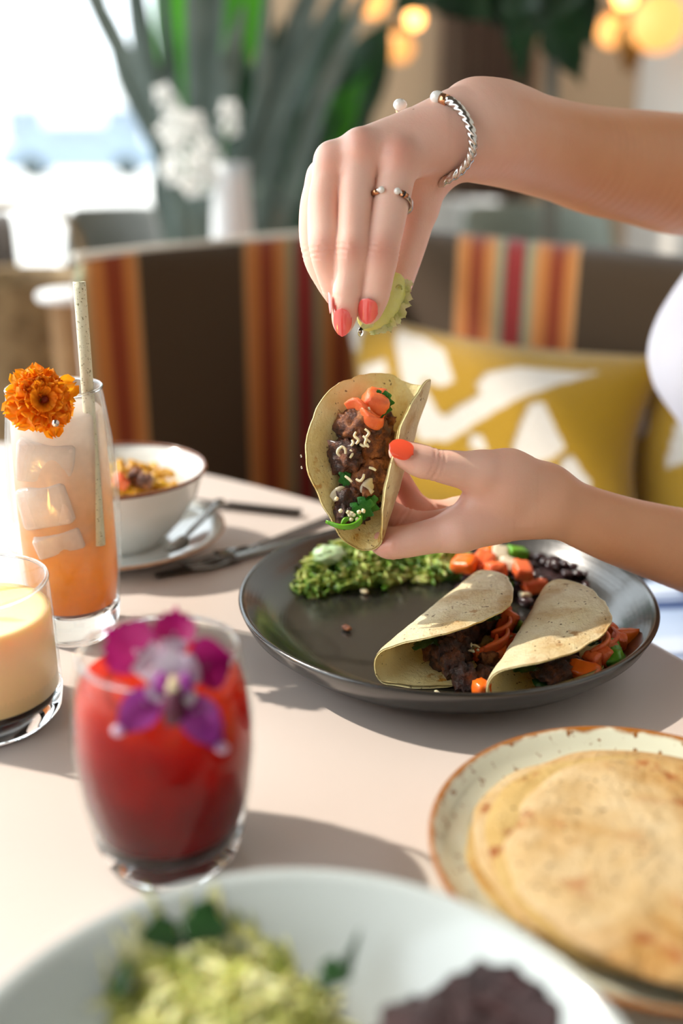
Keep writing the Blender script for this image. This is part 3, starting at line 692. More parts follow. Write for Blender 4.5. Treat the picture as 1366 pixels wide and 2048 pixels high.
def redness(V):
    o = np.full(len(V), .06)
    for c, r, k in RED: o = np.maximum(o, k*np.exp(-((V-np.array(tuple(c)))**2).sum(1)/(r*r)))
    x = np.clip((V[:, 0]-.055)/.11, 0, 1); return np.stack([o, .85*x*x*(3-2*x), o], 1)
BV = {k: BVHTree.FromPolygons([tuple(v) for v in g[0]], [tuple(f) for f in g[1]]) for k, g in (('R', gR), ('L', gL))}
def hit(px, py, which):
    d = ray(px, py).normalized(); r = BV[which].ray_cast(Vector((0, 0, CZ)), d)
    return (r[0], r[1]) if r[0] is not None else (P(px, py, .58), -d)
pe = Vector((.46, .90, .5))
pers = Thing('person', 'seated woman in a white tank top squeezing lime over the taco she holds', 'person', (.44, .88, 0))
def torso(infl, parts):
    fd = Field((-.08, .46, -.02), (.72, 1.2, 1.42), .009); A = fd.new(); V = Vector
    def c(a, b, ra, rb, k=.04, flat=None): fd.cone(A, V(a), V(b), ra+infl, rb+infl, k, flat)
    fax = (-.3, .95, 0); fc = (-.95, -.3, 0)
    if 'torso' in parts:
        c((.455, .935, .57), (.49, .84, .57), .095, .095); c((.465, .89, .60), (.45, .885, .74), .100, .095)
        c((.435, .88, .72), (.405, .865, .92), .10, .105); c((.44, .90, .94), (.455, .80, .94), .085, .085)
        c((.330, .885, .875), (.330, .86, .87), .055, .05); c((.362, .79, .875), (.362, .78, .87), .052, .05)
        c((.405, .955, .99), (.46, .78, .99), .055, .055)
    if 'neck' in parts:
        c((.43, .87, 1.0), (.415, .865, 1.14), .055, .048); c((.395, .955, 1.03), (.43, .87, 1.05), .045, .05); c((.47, .76, 1.03), (.43, .87, 1.05), .045, .05)
        c((.405, .86, 1.26), (.375, .85, 1.24), .085, .075); c((.37, .85, 1.19), (.345, .843, 1.165), .05, .032, .03)   # head, jaw
        c((.322, .835, 1.215), (.303, .83, 1.20), .009, .012, .012)                                                    # nose
        c((.325, .838, 1.172), (.32, .836, 1.172), .016, .014, .01)                                                    # mouth
        for s in (-1, 1): c((.41-.022*s*.6, .86+.088*s, 1.23), (.415, .86+.09*s, 1.21), .014, .01, .01)                # ears
        el, sr = P(1470, 350, .765), V((.40, 1.0, 1.03))
        c(sr, el, .046, .040, .03); c((.475, .71, 1.02), P(1640, 1165, .67), .046, .038, .03)
    if 'legs' in parts:
        c((.45, .935, .555), (.10, .79, .565), .08, .06); c((.485, .84, .555), (.17, .60, .565), .08, .06)
        c((.10, .79, .565), (.10, .80, .10), .055, .036); c((.17, .60, .565), (.17, .62, .10), .055, .036)
        c((.10, .80, .06), (.01, .75, .035), .036, .03); c((.17, .62, .06), (.08, .57, .035), .036, .03)
    if 'skirt' in parts:
        c((.45, .935, .562), (.14, .805, .575), .086, .07); c((.485, .84, .562), (.20, .62, .575), .086, .07); c((.47, .885, .562), (.17, .71, .575), .084, .065, .06)
    return fd.mesh(A)
gB = join(gR, gL, torso(0, ('torso', 'neck', 'legs')))
body = pers.part('body', gB, M_skin, vcol=redness(gB[0]))
M_shirt = simple('white_ribbed_cotton', '#ece6ea', .9, bump=(250, .3), vary=(8, '#e2dbe2')); pers.part('tank_top', torso(.006, ('torso',)), M_shirt)
ms = MT('blue_striped_cotton'); wv = ms.ramp(ms.math('FRACT', ms.math('MULTIPLY', ms.sep(ms.co(), 1), 9)), [(0, '#aebfd6'), (.45, '#9db0cc'), (.5, '#39507c'), (.62, '#2c3f6b'), (.66, '#b7c6da'), (.72, '#3f5684'), (.78, '#c3cfdf')])
wx = ms.ramp(ms.math('FRACT', ms.math('MULTIPLY', ms.sep(ms.co(), 0), 11)), [(0, 0.0), (.55, 0.0), (.6, .6), (.8, .6), (.85, 0.0)])
ms.set(Base_Color=ms.mix(wx, wv, '#31466f'), Roughness=.9); ms.bump(ms.noise(60, 3), .4, .004)
pers.part('skirt', torso(.008, ('skirt',)), ms.m)
M_hair = simple('brown_hair', '#4a3020', .5, bump=(120, .6, .003), vary=(30, '#38230f'))
def hair():
    fd = Field((.24, .70, .95), (.60, 1.02, 1.42), .008); A = fd.new(); V = Vector
    fd.cone(A, V((.43, .868, 1.275)), V((.41, .862, 1.265)), .098, .094, .03)
    fd.cone(A, V((.47, .88, 1.25)), V((.50, .885, 1.02)), .07, .05, .04)
    B = fd.new(); fd.cone(B, V((.345, .848, 1.20)), V((.30, .84, 1.19)), .085, .085, .01)
    return fd.mesh(np.maximum(A, -B))
pers.part('hair', hair(), M_hair)
M_eye = simple('eye_white', '#f4f0ec', .1, bump=(20, .02)); M_iris = simple('brown_iris', '#5a3a22', .1, bump=(20, .02)); M_lip = simple('rose_lip', '#c4605c', .4, bump=(100, .1))
for s in (-1, 1):
    c = Vector((.322+.010*s*-1, .842+.031*s, 1.225)); e = pers.part('eye', mv(sphere(.012, 16, 10), c), M_eye)
    pers.part('iris', mv(sphere(.006, 12, 8), c+Vector((-.0075, -.002, 0))), M_iris, parent=e)
pers.part('lips', mv(blob((.007, .022, .008), .05), (.306, .832, 1.172)), M_lip)
def nail(px, py, which, ax, ln, wd, m, lift=.0008, n=None):
    """polished nail lying on the fingertip seen at (px,py); ax = pixel direction towards the tip"""
    p, nn = hit(px, py, which)
    if n: nn = Vector(n)
    nn = nn.normalized(); a = (P(px+ax[0], py+ax[1], .58)-P(px, py, .58)); a = (a-nn*a.dot(nn)).normalized(); s = a.cross(nn)
    def f(u, v, top):
        x = (u*2-1); y = (v*2-1)
        ww = wd*(1-.25*max(0, x)**2)*math.sqrt(max(0, 1-abs(x)**2.6))
        yy = y*ww; z = lift+.0014-1.0/(2*.0075)*yy*yy-.10*ln*x*x*.5
        return p+a*(x*ln)+s*yy+nn*(z if top else z-.0016-.001)
    g1 = grid(lambda u, v: f(u, v, 1), 15, 11); g2 = grid(lambda u, v: f(u, v, 0), 15, 11)
    g2 = (g2[0], [q[::-1] for q in g2[1]])
    return pers.part('fingernail', join(g1, g2), m, parent=body, label='coral painted nail' if m is M_nail else 'orange-red painted nail')
nail(736, 620, 'R', (-4, 20), .0078, .0056, M_nail); nail(685, 643, 'R', (-2, 20), .0084, .0050, M_nail)
nail(665, 606, 'R', (8, 20), .0062, .0030, M_nail)
nail(768, 643, 'R', (-2, 20), .0056, .0045, M_nail2); nail(803, 899, 'L', (-20, -9), .0072, .0056, M_nail2)
# jewellery
M_silver = simple('silver', '#cfcac4', .22, 1, bump=(300, .1)); M_gold = simple('rose_gold', '#e0a377', .2, 1, bump=(300, .1)); M_blk = simple('dark_band', '#26262a', .3, .6, bump=(200, .1))
M_pearl = simple('pale_stone', '#efe9e0', .12, coat=1, bump=(60, .05))
def near(px, py, gap, tmax):
    """a point standing off the skin by gap at this pixel (or at depth tmax where the ray misses)"""
    d = ray(px, py); r = BV['R'].ray_cast(Vector((0, 0, CZ)), d.normalized())
    if r[0] is None: return P(px, py, tmax)
    t = (r[0]-Vector((0, 0, CZ))).length/d.length; return P(px, py, min(tmax, t-gap))
bp = [near(880, 196, .0018, .7), near(906, 206, .0030, .7), near(930, 232, .0045, .7), near(944, 268, .0060, .7), near(944, 305, .0060, .7), near(926, 337, .0050, .7), near(893, 360, .0045, .605), P(868, 371, .611), P(844, 350, .624), P(822, 300, .627), P(808, 255, .618), P(801, 215, .604)]
th = Thing('bracelet', 'silver twisted cable cuff bracelet on the raised wrist', 'bracelet', bp[6])
sp_ = smoothpts(bp, 420); th.part('cable', tube(sp_, .0025, 22, twist=.42, lobes=4, lamp=.12), M_silver)
for q, q2 in ((sp_[0], sp_[4]), (sp_[-1], sp_[-5])):
    d = (q-q2).normalized(); th.part('end_cap', mv(blob((.0042, .0042, .0036), .03), q+d*.002), M_pearl); th.part('collar', tube([q-d*.0055, q-d*.001], .0031, 14), M_gold)
def finger_ring():
    ax = (P(764, 492, .566)-P(798, 318, .575)).normalized(); c = P(782, 400, .570); r = .0118
    tocam = (Vector((0, 0, CZ))-c).normalized(); e1 = (tocam-ax*tocam.dot(ax)).normalized(); e2 = ax.cross(e1)
    if e2.x < 0: e2 = -e2
    pts = []
    for k in range(60):
        a = math.radians(-12+ -0+ (k/59)*(-316)) ; a = -a                                  # opening towards the camera
        pts.append(c+e1*(r*math.cos(a))+e2*(r*math.sin(a))+ax*(.0035*(1-math.cos(a))*.5))
    th = Thing('finger_ring', 'open twisted silver and rose-gold ring on the index finger', 'ring', c)
    th.part('band', tube(pts, .0011, 14, twist=.5, lobes=3, lamp=.22), M_silver)
    for q in (pts[0], pts[-1]): th.part('bead', mv(sphere(.0019, 14, 10), q), M_pearl)
    for i, j in ((2, 6), (-3, -7)): th.part('collar', tube([pts[i], pts[j]], .0017, 12), M_gold)
    th.part('dark_inlay', tube([pts[3], pts[4]], .00185, 12), M_blk)
finger_ring()
# ------------------------------------------------------------------ tableware and food
rnd = random.Random(11)
R_ = lambda a, b: rnd.uniform(a, b)
# --- dark plate
PC = Vector((.066, .5935, .75)); m = MT('dark_stoneware')
rr = m.sep(m.co(), 0); ry = m.sep(m.co(), 1)
rad = m.math('SQRT', m.math('ADD', m.math('MULTIPLY', rr, rr), m.math('MULTIPLY', ry, ry)))
rings = m.math('SINE', m.math('MULTIPLY', rad, 2600))
m.set(Base_Color=m.mix(m.noise(30, 5), '#2c2b27', '#211f1c'), Roughness=.24, Coat_Weight=.35, Coat_Roughness=.12); m.b.inputs['Specular IOR Level'].default_value = .8
m.bump(m.math('ADD', m.math('MULTIPLY', rings, .15), m.noise(260, 3)), .10, .0008); M_dark = m.m
pp = [(r*.972, z) for r, z in [(0, .004), (.082, .004), (.086, .0), (.091, .0), (.096, .005), (.118, .0105), (.130, .021), (.1338, .0285), (.1345, .0305), (.1335, .0318), (.1315, .0312), (.1290, .0290), (.126, .0265), (.1225, .0235), (.118, .0192), (.111, .0142), (.103, .0108), (.092, .009), (.06, .0085), (0, .0085)]]
def plate_h(x, y):
    r = math.hypot(x-PC.x, y-PC.y); up = [(q, z) for q, z in reversed(pp[12:])]
    return PC.z+float(np.interp(r, [a for a, _ in up], [b for _, b in up]))
def on_plate(g, gap=.0006):
    """lift a piece so that it lies on the plate instead of cutting into it"""
    v = np.asarray(g[0]); k = v[:, 2].argsort()[:max(3, len(v)//5)]; up = max(plate_h(v[i, 0], v[i, 1])+gap-v[i, 2] for i in k)
    if up > 0: v = v+np.array((0, 0, up))
    return v, g[1]
one('dinner_plate', lathe(pp, 128, PC), M_dark, 'dark grey coupe stoneware plate holding two folded tacos and salad', 'plate', PC)
PZ = .7587
# --- tortillas
def tort_mat(name, base, alt, spots, pal, scale=1, lo=.60, bumpy=.6):
    m = MT(name)
    c = m.mix(m.ramp(m.noise(35*scale, 5, .65), [(.36, 0.0), (.64, 1.0)]), base, alt)
    c = m.mix(m.math('MULTIPLY', m.ramp(m.noise(24*scale, 5, .6), [(lo-.06, 0.0), (lo+.08, 1.0)]), .85), c, pal)
    c = m.mix(m.math('MULTIPLY', m.ramp(m.noise(78*scale, 4, .6), [(.60, 0.0), (.68, 1.0)]), m.ramp(m.noise(20*scale, 2), [(.42, .15), (.6, 1.0)])), c, spots)
    c = m.mix(m.ramp(m.noise(420*scale, 1, .5), [(.70, 0.0), (.74, .8)]), c, '#5a3410')
    tr = m.n.new('ShaderNodeBsdfTranslucent'); m.l.new(c, tr.inputs[0]); mx = m.n.new('ShaderNodeMixShader'); mx.inputs[0].default_value = .22
    m.set(Base_Color=c, Roughness=.6); m.l.new(m.b.outputs[0], mx.inputs[1]); m.l.new(tr.outputs[0], mx.inputs[2]); m.l.new(mx.outputs[0], m.out.inputs[0])
    m.bump(m.math('ADD', m.noise(120, 5, .65), m.math('MULTIPLY', m.noise(600, 3), .35)), bumpy, .003); return m.m
M_tin = tort_mat('tortilla_yellow', '#f6e8b0', '#e8d28a', '#c98a2a', '#dfae48', 1, .60)
M_tout = tort_mat('tortilla_toasted', '#e8dcba', '#dccb9c', '#a06a2a', '#bb9152', .8, .55)
M_tst2 = tort_mat('tortilla_golden', '#d4b574', '#c8a35a', '#9c5418', '#b98536', .7, .57, 1.0)
M_tst3 = tort_mat('tortilla_tan', '#d6b784', '#c79d62', '#a4561a', '#b98238', .7, .57, 1.0)
M_tst = tort_mat('tortilla_cream', '#e0c89c', '#d2ae72', '#a9581a', '#c08a3c', .7, .57, 1.0)
def fold_tortilla(th, Rr, axis, lat, fwd, phiP, phiN, rho, thick, seed, floor=False, lat_up=True, mat_in=None, mat_out=None, sagP=0, N=44):
    """disc bent round a spine; axis(a)->point, phi(a) final bend angle of each flap (degrees from lat)"""
    fwd, lat = Vector(fwd), Vector(lat)
    def prof(s, phi, sgn):
        # arclength integration of a bend of radius rho up to angle phi, then straight (with slight sag)
        L = abs(s); n = 14; x = y = 0.0; th_ = 0
        for i in range(n):
            l = (i+.5)/n*L; ang = min(phi, l/rho)+ (sagP*max(0, l-phi*rho)/Rr if sgn > 0 else 0)
            x += math.cos(ang)*L/n; y += math.sin(ang)*L/n
        return x*sgn, y, ang
    def pt(u, v, side):
        # u: angle round the disc, v: radius 0..1
        a = u*2*math.pi; wob = 1+.016*math.sin(3*a+seed)+.010*math.sin(7*a+seed*2)+.006*math.sin(17*a+seed)+.012*mnoise.noise(Vector((math.cos(a)*9, math.sin(a)*9, seed)))
        r = Rr*v*wob; A = r*math.cos(a); s = r*math.sin(a); sg = 1 if s > 0 else -1
        phi = math.radians((phiP if sg > 0 else phiN)(A/Rr))
        x, y, ang = prof(s, phi, sg); nrm = lat*(-math.sin(ang)*sg)+fwd*math.cos(ang)
        w_ = mnoise.noise(Vector((A*30, s*30, seed)))*.0016*v+mnoise.noise(Vector((A*90, s*90, seed+3)))*.0006
        edge = 1-.55*max(0, (v-.93)/.07)**2
        return Vector(axis(A/Rr))+lat*x+fwd*y+nrm*(w_+side*thick*.5*edge)
    na = 120; vs = [i/N for i in range(N+1)]
    out = []
    for side in (1, -1):
        V = [pt(i/na, v, side) for i in range(na) for v in vs]; n = N+1
        Fc = [(i*n+j, ((i+1) % na)*n+j, ((i+1) % na)*n+j+1, i*n+j+1) for i in range(na) for j in range(N)]
        out.append((arr(V), Fc if side < 0 else [f[::-1] for f in Fc]))
    n = N+1; o = na*n; g = join(*out)
    if floor: 
        h = np.array([plate_h(a, b) for a, b in g[0][:, :2]])+.0003; sd = np.r_[np.ones(o), np.zeros(o)]*thick; h = h+(sd if lat_up else 0)
        g[0][:, 2] = np.maximum(g[0][:, 2], h)
    g = (g[0], g[1]+[(i*n+N, ((i+1) % na)*n+N, o+((i+1) % na)*n+N, o+i*n+N) for i in range(na)])
    inner = th.part('tortilla', g, mat_in); inner.data.materials.append(mat_out)
    nf = len(out[0][1]); mi = [0]*nf+[1]*nf+[0]*na
    inner.data.polygons.foreach_set('material_index', mi)
    return inner
M_meat = MT('seared_steak'); M_meat.set(Base_Color=M_meat.ramp(M_meat.noise(120, 5, .65), [(.32, '#2c140a'), (.46, '#6a3618'), (.58, '#a5622f'), (.72, '#c98446')]), Roughness=.42, Coat_Weight=.12, Coat_Roughness=.2); M_meat.bump(M_meat.noise(420, 5, .7), 1, .002); M_meat = M_meat.m
M_meatd = MT('charred_steak'); M_meatd.set(Base_Color=M_meatd.ramp(M_meatd.noise(120, 5, .65), [(.35, '#1c0c06'), (.52, '#4a2412'), (.68, '#8a4e28')]), Roughness=.38, Coat_Weight=.12, Coat_Roughness=.15); M_meatd.bump(M_meatd.noise(420, 5, .7), 1, .002); M_meatd = M_meatd.m
M_tom = MT('tomato'); M_tom.set(Base_Color=M_tom.mix(M_tom.noise(90, 3), '#e8502a', '#f08a4c'), Roughness=.26, Subsurface_Weight=.3, Subsurface_Scale=.004, Subsurface_Radius=(1, .3, .1)); M_tom.bump(M_tom.noise(260, 5, .7), .6, .0015); M_tom = M_tom.m
M_car = MT('orange_pepper'); M_car.set(Base_Color=M_car.mix(M_car.noise(90, 3), '#f07a1e', '#e85a18'), Roughness=.22, Subsurface_Weight=.3, Subsurface_Scale=.004, Subsurface_Radius=(1, .4, .1)); M_car.bump(M_car.noise(300, 3), .25, .001); M_car = M_car.m
M_grn = simple('green_chile', '#6fae2a', .22, vary=(80, '#4f8f1c'), bump=(300, .3), sss=.2)
M_her = translucent('cilantro', '#3f8a2c', .3, .35, vary=(120, '#2a6c24'), bump=(400, .5))
M_herd = translucent('dark_herb', '#1f4a1c', .2, .35, vary=(120, '#14360f'), bump=(400, .5))
M_chs = simple('white_cheese', '#efe2c2', .5, sss=.4, bump=(500, .3), vary=(200, '#e2d0a4'))
M_oni = translucent('pale_onion', '#efe6cf', .3, .2, vary=(60, '#e6d8b4'), bump=(200, .2))
M_rice = simple('rice', '#eadfc6', .4, sss=.4, bump=(500, .2), vary=(200, '#dccba4'))
M_bean = MT('black_bean'); M_bean.set(Base_Color=M_bean.mix(M_bean.noise(60, 3), '#2a1a1c', '#3c2528'), Roughness=.25, Coat_Weight=.4); M_bean.bump(M_bean.noise(300, 3), .2, .0008); M_bean = M_bean.m
def place(g, p, r=None):
    r = r or (R_(-3, 3), R_(-3, 3), R_(-3, 3)); return xf(g, rotm(*r, loc=p))
def chunk(p, s, m, th, seed, name='steak_chunk', r=None, lab=None, amp=.3, sq=.4):
    return th.part(name, place(blob(s, amp, 2.2, seed, 36 if 'steak' in name else 22, 22 if 'steak' in name else 14, sq), p, r), m, label=lab)
def shred(pts, r, n=14, seg=7): return tube(smoothpts(pts, n), [r*(.75+.25*math.sin(math.pi*i/(n-1))) for i in range(n)], seg)
def strip(pts, wd, th_, n=16, up=(0, 0, 1)):
    ps = smoothpts(pts, n); V = []
    for i, p in enumerate(ps):
        T = (ps[min(i+1, n-1)]-ps[max(i-1, 0)]).normalized(); u = Vector(up); u = (u-T*u.dot(T)).normalized(); s = T.cross(u)
        e = math.sin(math.pi*min(1, max(0.06, i/(n-1)*.94+.03)))**.35
        for a, b in ((-1, -1), (-.6, -1.15), (.6, -1.15), (1, -1), (1, 1), (.6, 1.15), (-.6, 1.15), (-1, 1)): V.append(p+u*(a*wd*e)+s*(b*th_*e))
    Fc = [(i*8+k, i*8+(k+1) % 8, (i+1)*8+(k+1) % 8, (i+1)*8+k) for i in range(n-1) for k in range(8)]
    Fc += [tuple(range(7, -1, -1)), tuple((n-1)*8+k for k in range(8))]; return arr(V), Fc
def leaflet(c, d, up, L, wd, lob=3, curl=.3, n=18):
    """small lobed herb leaf"""
    c, d, up = Vector(c), Vector(d).normalized(), Vector(up); up = (up-d*up.dot(d)).normalized(); s = d.cross(up); m_ = 7; V = []
    for i in range(n):
        t = i/(n-1); ww = wd*(math.sin(math.pi*min(1, t*.95+.04))**.6)*(1+.28*math.sin(t*lob*2*math.pi))
        for j in range(m_):
            a = j/(m_-1)*2-1; V.append(c+d*(t*L-.15*L*abs(a))+s*(a*ww)+up*(curl*L*(t*t*.6-abs(a)**2*.25)+.04*L*math.sin(a*9+t*8)))
    return arr(V), [(i*m_+j, i*m_+j+1, (i+1)*m_+j+1, (i+1)*m_+j) for i in range(n-1) for j in range(m_-1)]
# --- the taco in the hand: spine behind, opening towards the camera
th = Thing('taco', 'open steak taco held up in the lower hand', 'taco', P(705, 1070, .60))
bot, top = P(722, 1080, .593), P(814, 784, .614)
mid, half = (bot+top)/2, (top-bot)/2
Rh = .0540; axd = half.normalized(); tc = (Vector((0, 0, CZ))-mid).normalized(); fwdH = (tc-axd*tc.dot(axd)).normalized()
latH = axd.cross(fwdH)
if latH.x > 0: latH = -latH
fwdH = (fwdH+axd*.24).normalized()
def axH(a): return mid+axd*(Rh*a*.98)+fwdH*(-.004*(1-a*a))
fold_tortilla(th, Rh, axH, latH, fwdH, lambda a: 30+6*abs(a), lambda a: 104-10*max(0, a), .0110, .0026, 3, mat_in=M_tin, mat_out=M_tout)
Hp = lambda x, y, t: P(x, y, t)
for i, (x, y, t, s) in enumerate([(716, 858, .592, (.0135, .010, .0125)), (738, 880, .594, (.013, .011, .013)), (694, 912, .590, (.0100, .010, .0125)), (740, 925, .600, (.013, .012, .012)), (733, 955, .592, (.0125, .0105, .0110)), (700, 960, .602, (.010, .010, .014)), (722, 985, .598, (.011, .01, .01)), (701, 1008, .590, (.0085, .008, .0115)), (688, 1028, .588, (.0075, .006, .0075)), (745, 850, .604, (.012, .012, .012)), (712, 1000, .604, (.012, .011, .014)), (720, 900, .606, (.014, .012, .02))]):
    chunk(Hp(x, y, t), s, M_meat if i in (0, 1, 4, 3, 9, 6) else M_meatd, th, i+1)
th.part('tomato_strip', strip([Hp(692, 812, .582), Hp(712, 806, .579), Hp(728, 822, .579), Hp(748, 840, .582), Hp(762, 838, .586)], .0036, .0011, 16, (0, -.3, 1)), M_tom)
th.part('tomato_strip', strip([Hp(722, 818, .578), Hp(738, 838, .577), Hp(756, 848, .580), Hp(766, 842, .584)], .0036, .0012, 16, (0, -.3, 1)), M_tom)
chunk(Hp(747, 812, .586), (.0075, .006, .0080), M_tom, th, 30, 'tomato_piece', (.3, .4, .2), amp=.1, sq=.7)
chunk(Hp(750, 800, .592), (.0065, .006, .0065), M_tom, th, 31, 'tomato_piece', (.8, .2, .4), amp=.1, sq=.7)
for (x, y, t, d, L) in [(752, 788, .584, (.3, 0, -1), .014), (764, 788, .584, (-.1, -.2, -1), .016), (758, 805, .583, (.1, -.2, -1), .011), (772, 792, .585, (-.1, 0, -1), .013)]:
    th.part('cilantro_leaf', leaflet(Hp(x, y, t), d, (0, -1, .2), L, L*.34, 3, .2), M_her)
for (x, y, t, d, L, w_) in [(732, 1002, .580, (-.4, -.1, -1), .013, .006), (716, 1012, .580, (-.3, -.2, -.9), .012, .0055), (692, 950, .584, (.4, -.1, -1), .012, .0035), (686, 945, .584, (.2, 0, -1), .010, .003), (742, 995, .583, (-.2, -.1, -1), .012, .005)]:
    th.part('cilantro_leaf', leaflet(Hp(x, y, t), d, (0, -1, .4), L, w_, 2, .25), M_her)
th.part('lettuce_ribbon', strip([Hp(652, 1043, .578), Hp(680, 1053, .575), Hp(706, 1052, .575), Hp(722, 1040, .577), Hp(716, 1031, .579), Hp(702, 1038, .579)], .0016, .0007, 22), M_grn)
th.part('lettuce_ribbon', strip([Hp(684, 1050, .577), Hp(690, 1040, .577), Hp(698, 1037, .578)], .0014, .0006, 12), M_grn)
th.part('onion_slice', strip([Hp(728, 988, .584), Hp(738, 972, .582), Hp(748, 965, .585)], .0042, .0009, 14), M_oni)
th.part('onion_slice', strip([Hp(664, 998, .585), Hp(680, 985, .583), Hp(690, 986, .585)], .0036, .0008, 14), M_oni)
for x, y, t, p in [(726, 872, .577, [(0, 0), (6, 6), (4, 16), (12, 22)]), (712, 864, .577, [(0, 0), (-3, 8), (5, 16), (0, 24)]), (730, 858, .578, [(0, 0), (8, 8), (2, 18), (10, 26)]), (676, 898, .577, [(0, 6), (6, -4), (14, 0), (15, 10)]), (680, 912, .577, [(0, 0), (-5, -6), (-3, -14), (4, -18)]), (700, 900, .578, [(0, 0), (5, 6), (0, 16)]),
                    (712, 958, .579, [(0, 0), (8, 4), (14, -2), (16, -10)]), (738, 935, .580, [(0, 0), (8, 2), (14, 6)]), (690, 952, .580, [(0, 0), (8, 6), (14, 12)]), (720, 888, .577, [(0, 0), (8, 4), (16, 0)]), (735, 826, .576, [(0, 0), (5, 4), (9, 10)]), (704, 880, .578, [(0, 0), (2, 6), (-2, 12)])]:
    th.part('cheese_shred', shred([Hp(x+a, y+b_, t-.0004*i) for i, (a, b_) in enumerate(p)], .00085), M_chs)
for k in range(16):
    x, y = rnd.choice([(688, 1018), (682, 1000), (712, 1026), (720, 1020), (706, 1032), (735, 826)]); th.part('cheese_crumb', place(blob((.0013,)*3, .3, 2, k, 8, 6), Hp(x+R_(-9, 9), y+R_(-9, 9), .5775)), M_chs)
# --- two folded tacos on the plate
def plate_taco(A, B, label, seed, up_, lw=90, Rr=.0590):
    A, B = Vector(A), Vector(B); mid = (A+B)/2; half = (B-A)/2; d = half.normalized(); fwd = Vector((d.y, -d.x, 0)); lat = Vector((0, 0, 1))
    th = Thing('taco', label, 'taco', (mid.x, mid.y, PZ), 'folded tacos lying on the dark plate')
    k = Rr/half.length
    ax = lambda a: mid+half*(a*k)+Vector((0, 0, .0042*a+.002))
    fold_tortilla(th, Rr, ax, lat, fwd, up_, lambda a: lw, .0125, .0019, seed, mat_in=M_tin, mat_out=M_tout, sagP=.36, floor=True)
    return th, mid, d, fwd
zA = PZ+.0145
tA, mA, dA_, fA_ = plate_taco(onz(718, 1342, zA), onz(966, 1166, zA), 'folded steak taco lying leftmost on the dark plate', 2, lambda a: 69+5*a)
tB, mB, dB_, fB_ = plate_taco(onz(962, 1390, zA), onz(1096, 1194, zA), 'folded steak taco lying on the right of the dark plate, its pepper filling spilling out', 8, lambda a: 72+4*a)
def fill(th, mid, d, f, items):
    for i, it in enumerate(items):
        kind, a, o, z, s = it[:5]; o *= 1.04 if o < .05 else .98; p = mid+d*a+f*o+Vector((0, 0, z-mid.z+PZ))
        q = Vector((p.x-PC.x, p.y-PC.y, 0)); L = q.length
        if L > .112: p = p-q*((L-.112)/L)
        z0 = plate_h(p.x, p.y); p.z = max(p.z, z0+s*.5 if kind in 'mMtog' else z0+.002)
        if kind == 'm': chunk(p, (s, s*.8, s*.75), M_meatd, th, i+40)
        elif kind == 'M': chunk(p, (s, s*.85, s*.75), M_meat, th, i+60)
        elif kind == 't': chunk(p, (s, s*.62, s*.62), M_tom, th, i+80, 'tomato_piece', amp=.08, sq=.75)
        elif kind == 'o': chunk(p, (s*1.1, s*.6, s*.6), M_car, th, i+90, 'orange_pepper_piece', amp=.08, sq=.8)
        elif kind == 'g': chunk(p, (s*1.2, s*.6, s*.55), M_grn, th, i+95, 'green_chile_piece', amp=.12, sq=.6)
        elif kind == 'l': th.part('cilantro_leaf', leaflet(p, f*.8+d*it[5]+Vector((0, 0, R_(-.3, .2))), (0, 0, 1), s, s*.42, 2, .2), M_herd)
        elif kind == 's': 
            q = [p+d*(s*x)+f*(s*y)+Vector((0, 0, s*zz)) for x, y, zz in ((-1, -.2, 0), (-.4, .3, .12), (.3, .35, .2), (1, -.1, .3))]
            th.part('tomato_slice', strip(q, s*.42, .0011, 18, (0, -.35, 1)), M_tom)
        elif kind == 'c':
            for _ in range(5):
                q = p+Vector((R_(-1, 1), R_(-1, 1), R_(-.4, .4)))*s; e = Vector((R_(-1, 1), R_(-1, 1), R_(-.4, .4)))*.0032
                th.part('cheese_shred', shred([q-e, q+Vector((0, 0, .0008)), q+e], .0007, 8), M_chs)
fill(tA, mA, dA_, fA_, [('m', -.030, .034, .010, .0085), ('m', -.024, .026, .012, .010), ('m', -.012, .028, .010, .010), ('M', -.018, .018, .014, .011), ('m', 0, .020, .012, .012), ('m', .015, .022, .014, .012), ('M', .030, .026, .015, .009),
    ('s', .004, .044, .0125, .0125), ('s', .016, .041, .016, .010), ('o', .004, .0475, .0065, .0062), ('t', .026, .040, .016, .0075), ('t', .034, .034, .017, .006), ('t', -.004, .038, .0065, .006), ('o', .016, .047, .006, .0055),
    ('l', -.038, .014, .020, .013, .4), ('l', -.030, .018, .022, .013, .5), ('l', .012, .030, .023, .012, .2), ('c', -.004, .049, .006, .004), ('c', .020, .050, .011, .0045), ('c', -.010, .036, .012, .003), ('c', .005, .053, .003, .004), ('m', .028, .034, .010, .008), ('m', -.034, .044, .006, .0085), ('m', -.026, .049, .005, .0075), ('o', .010, .053, .005, .006), ('t', .000, .051, .005, .0065), ('s', .000, .040, .010, .011), ('t', .022, .050, .007, .0065), ('M', -.006, .043, .006, .007), ('g', .030, .045, .012, .005)])
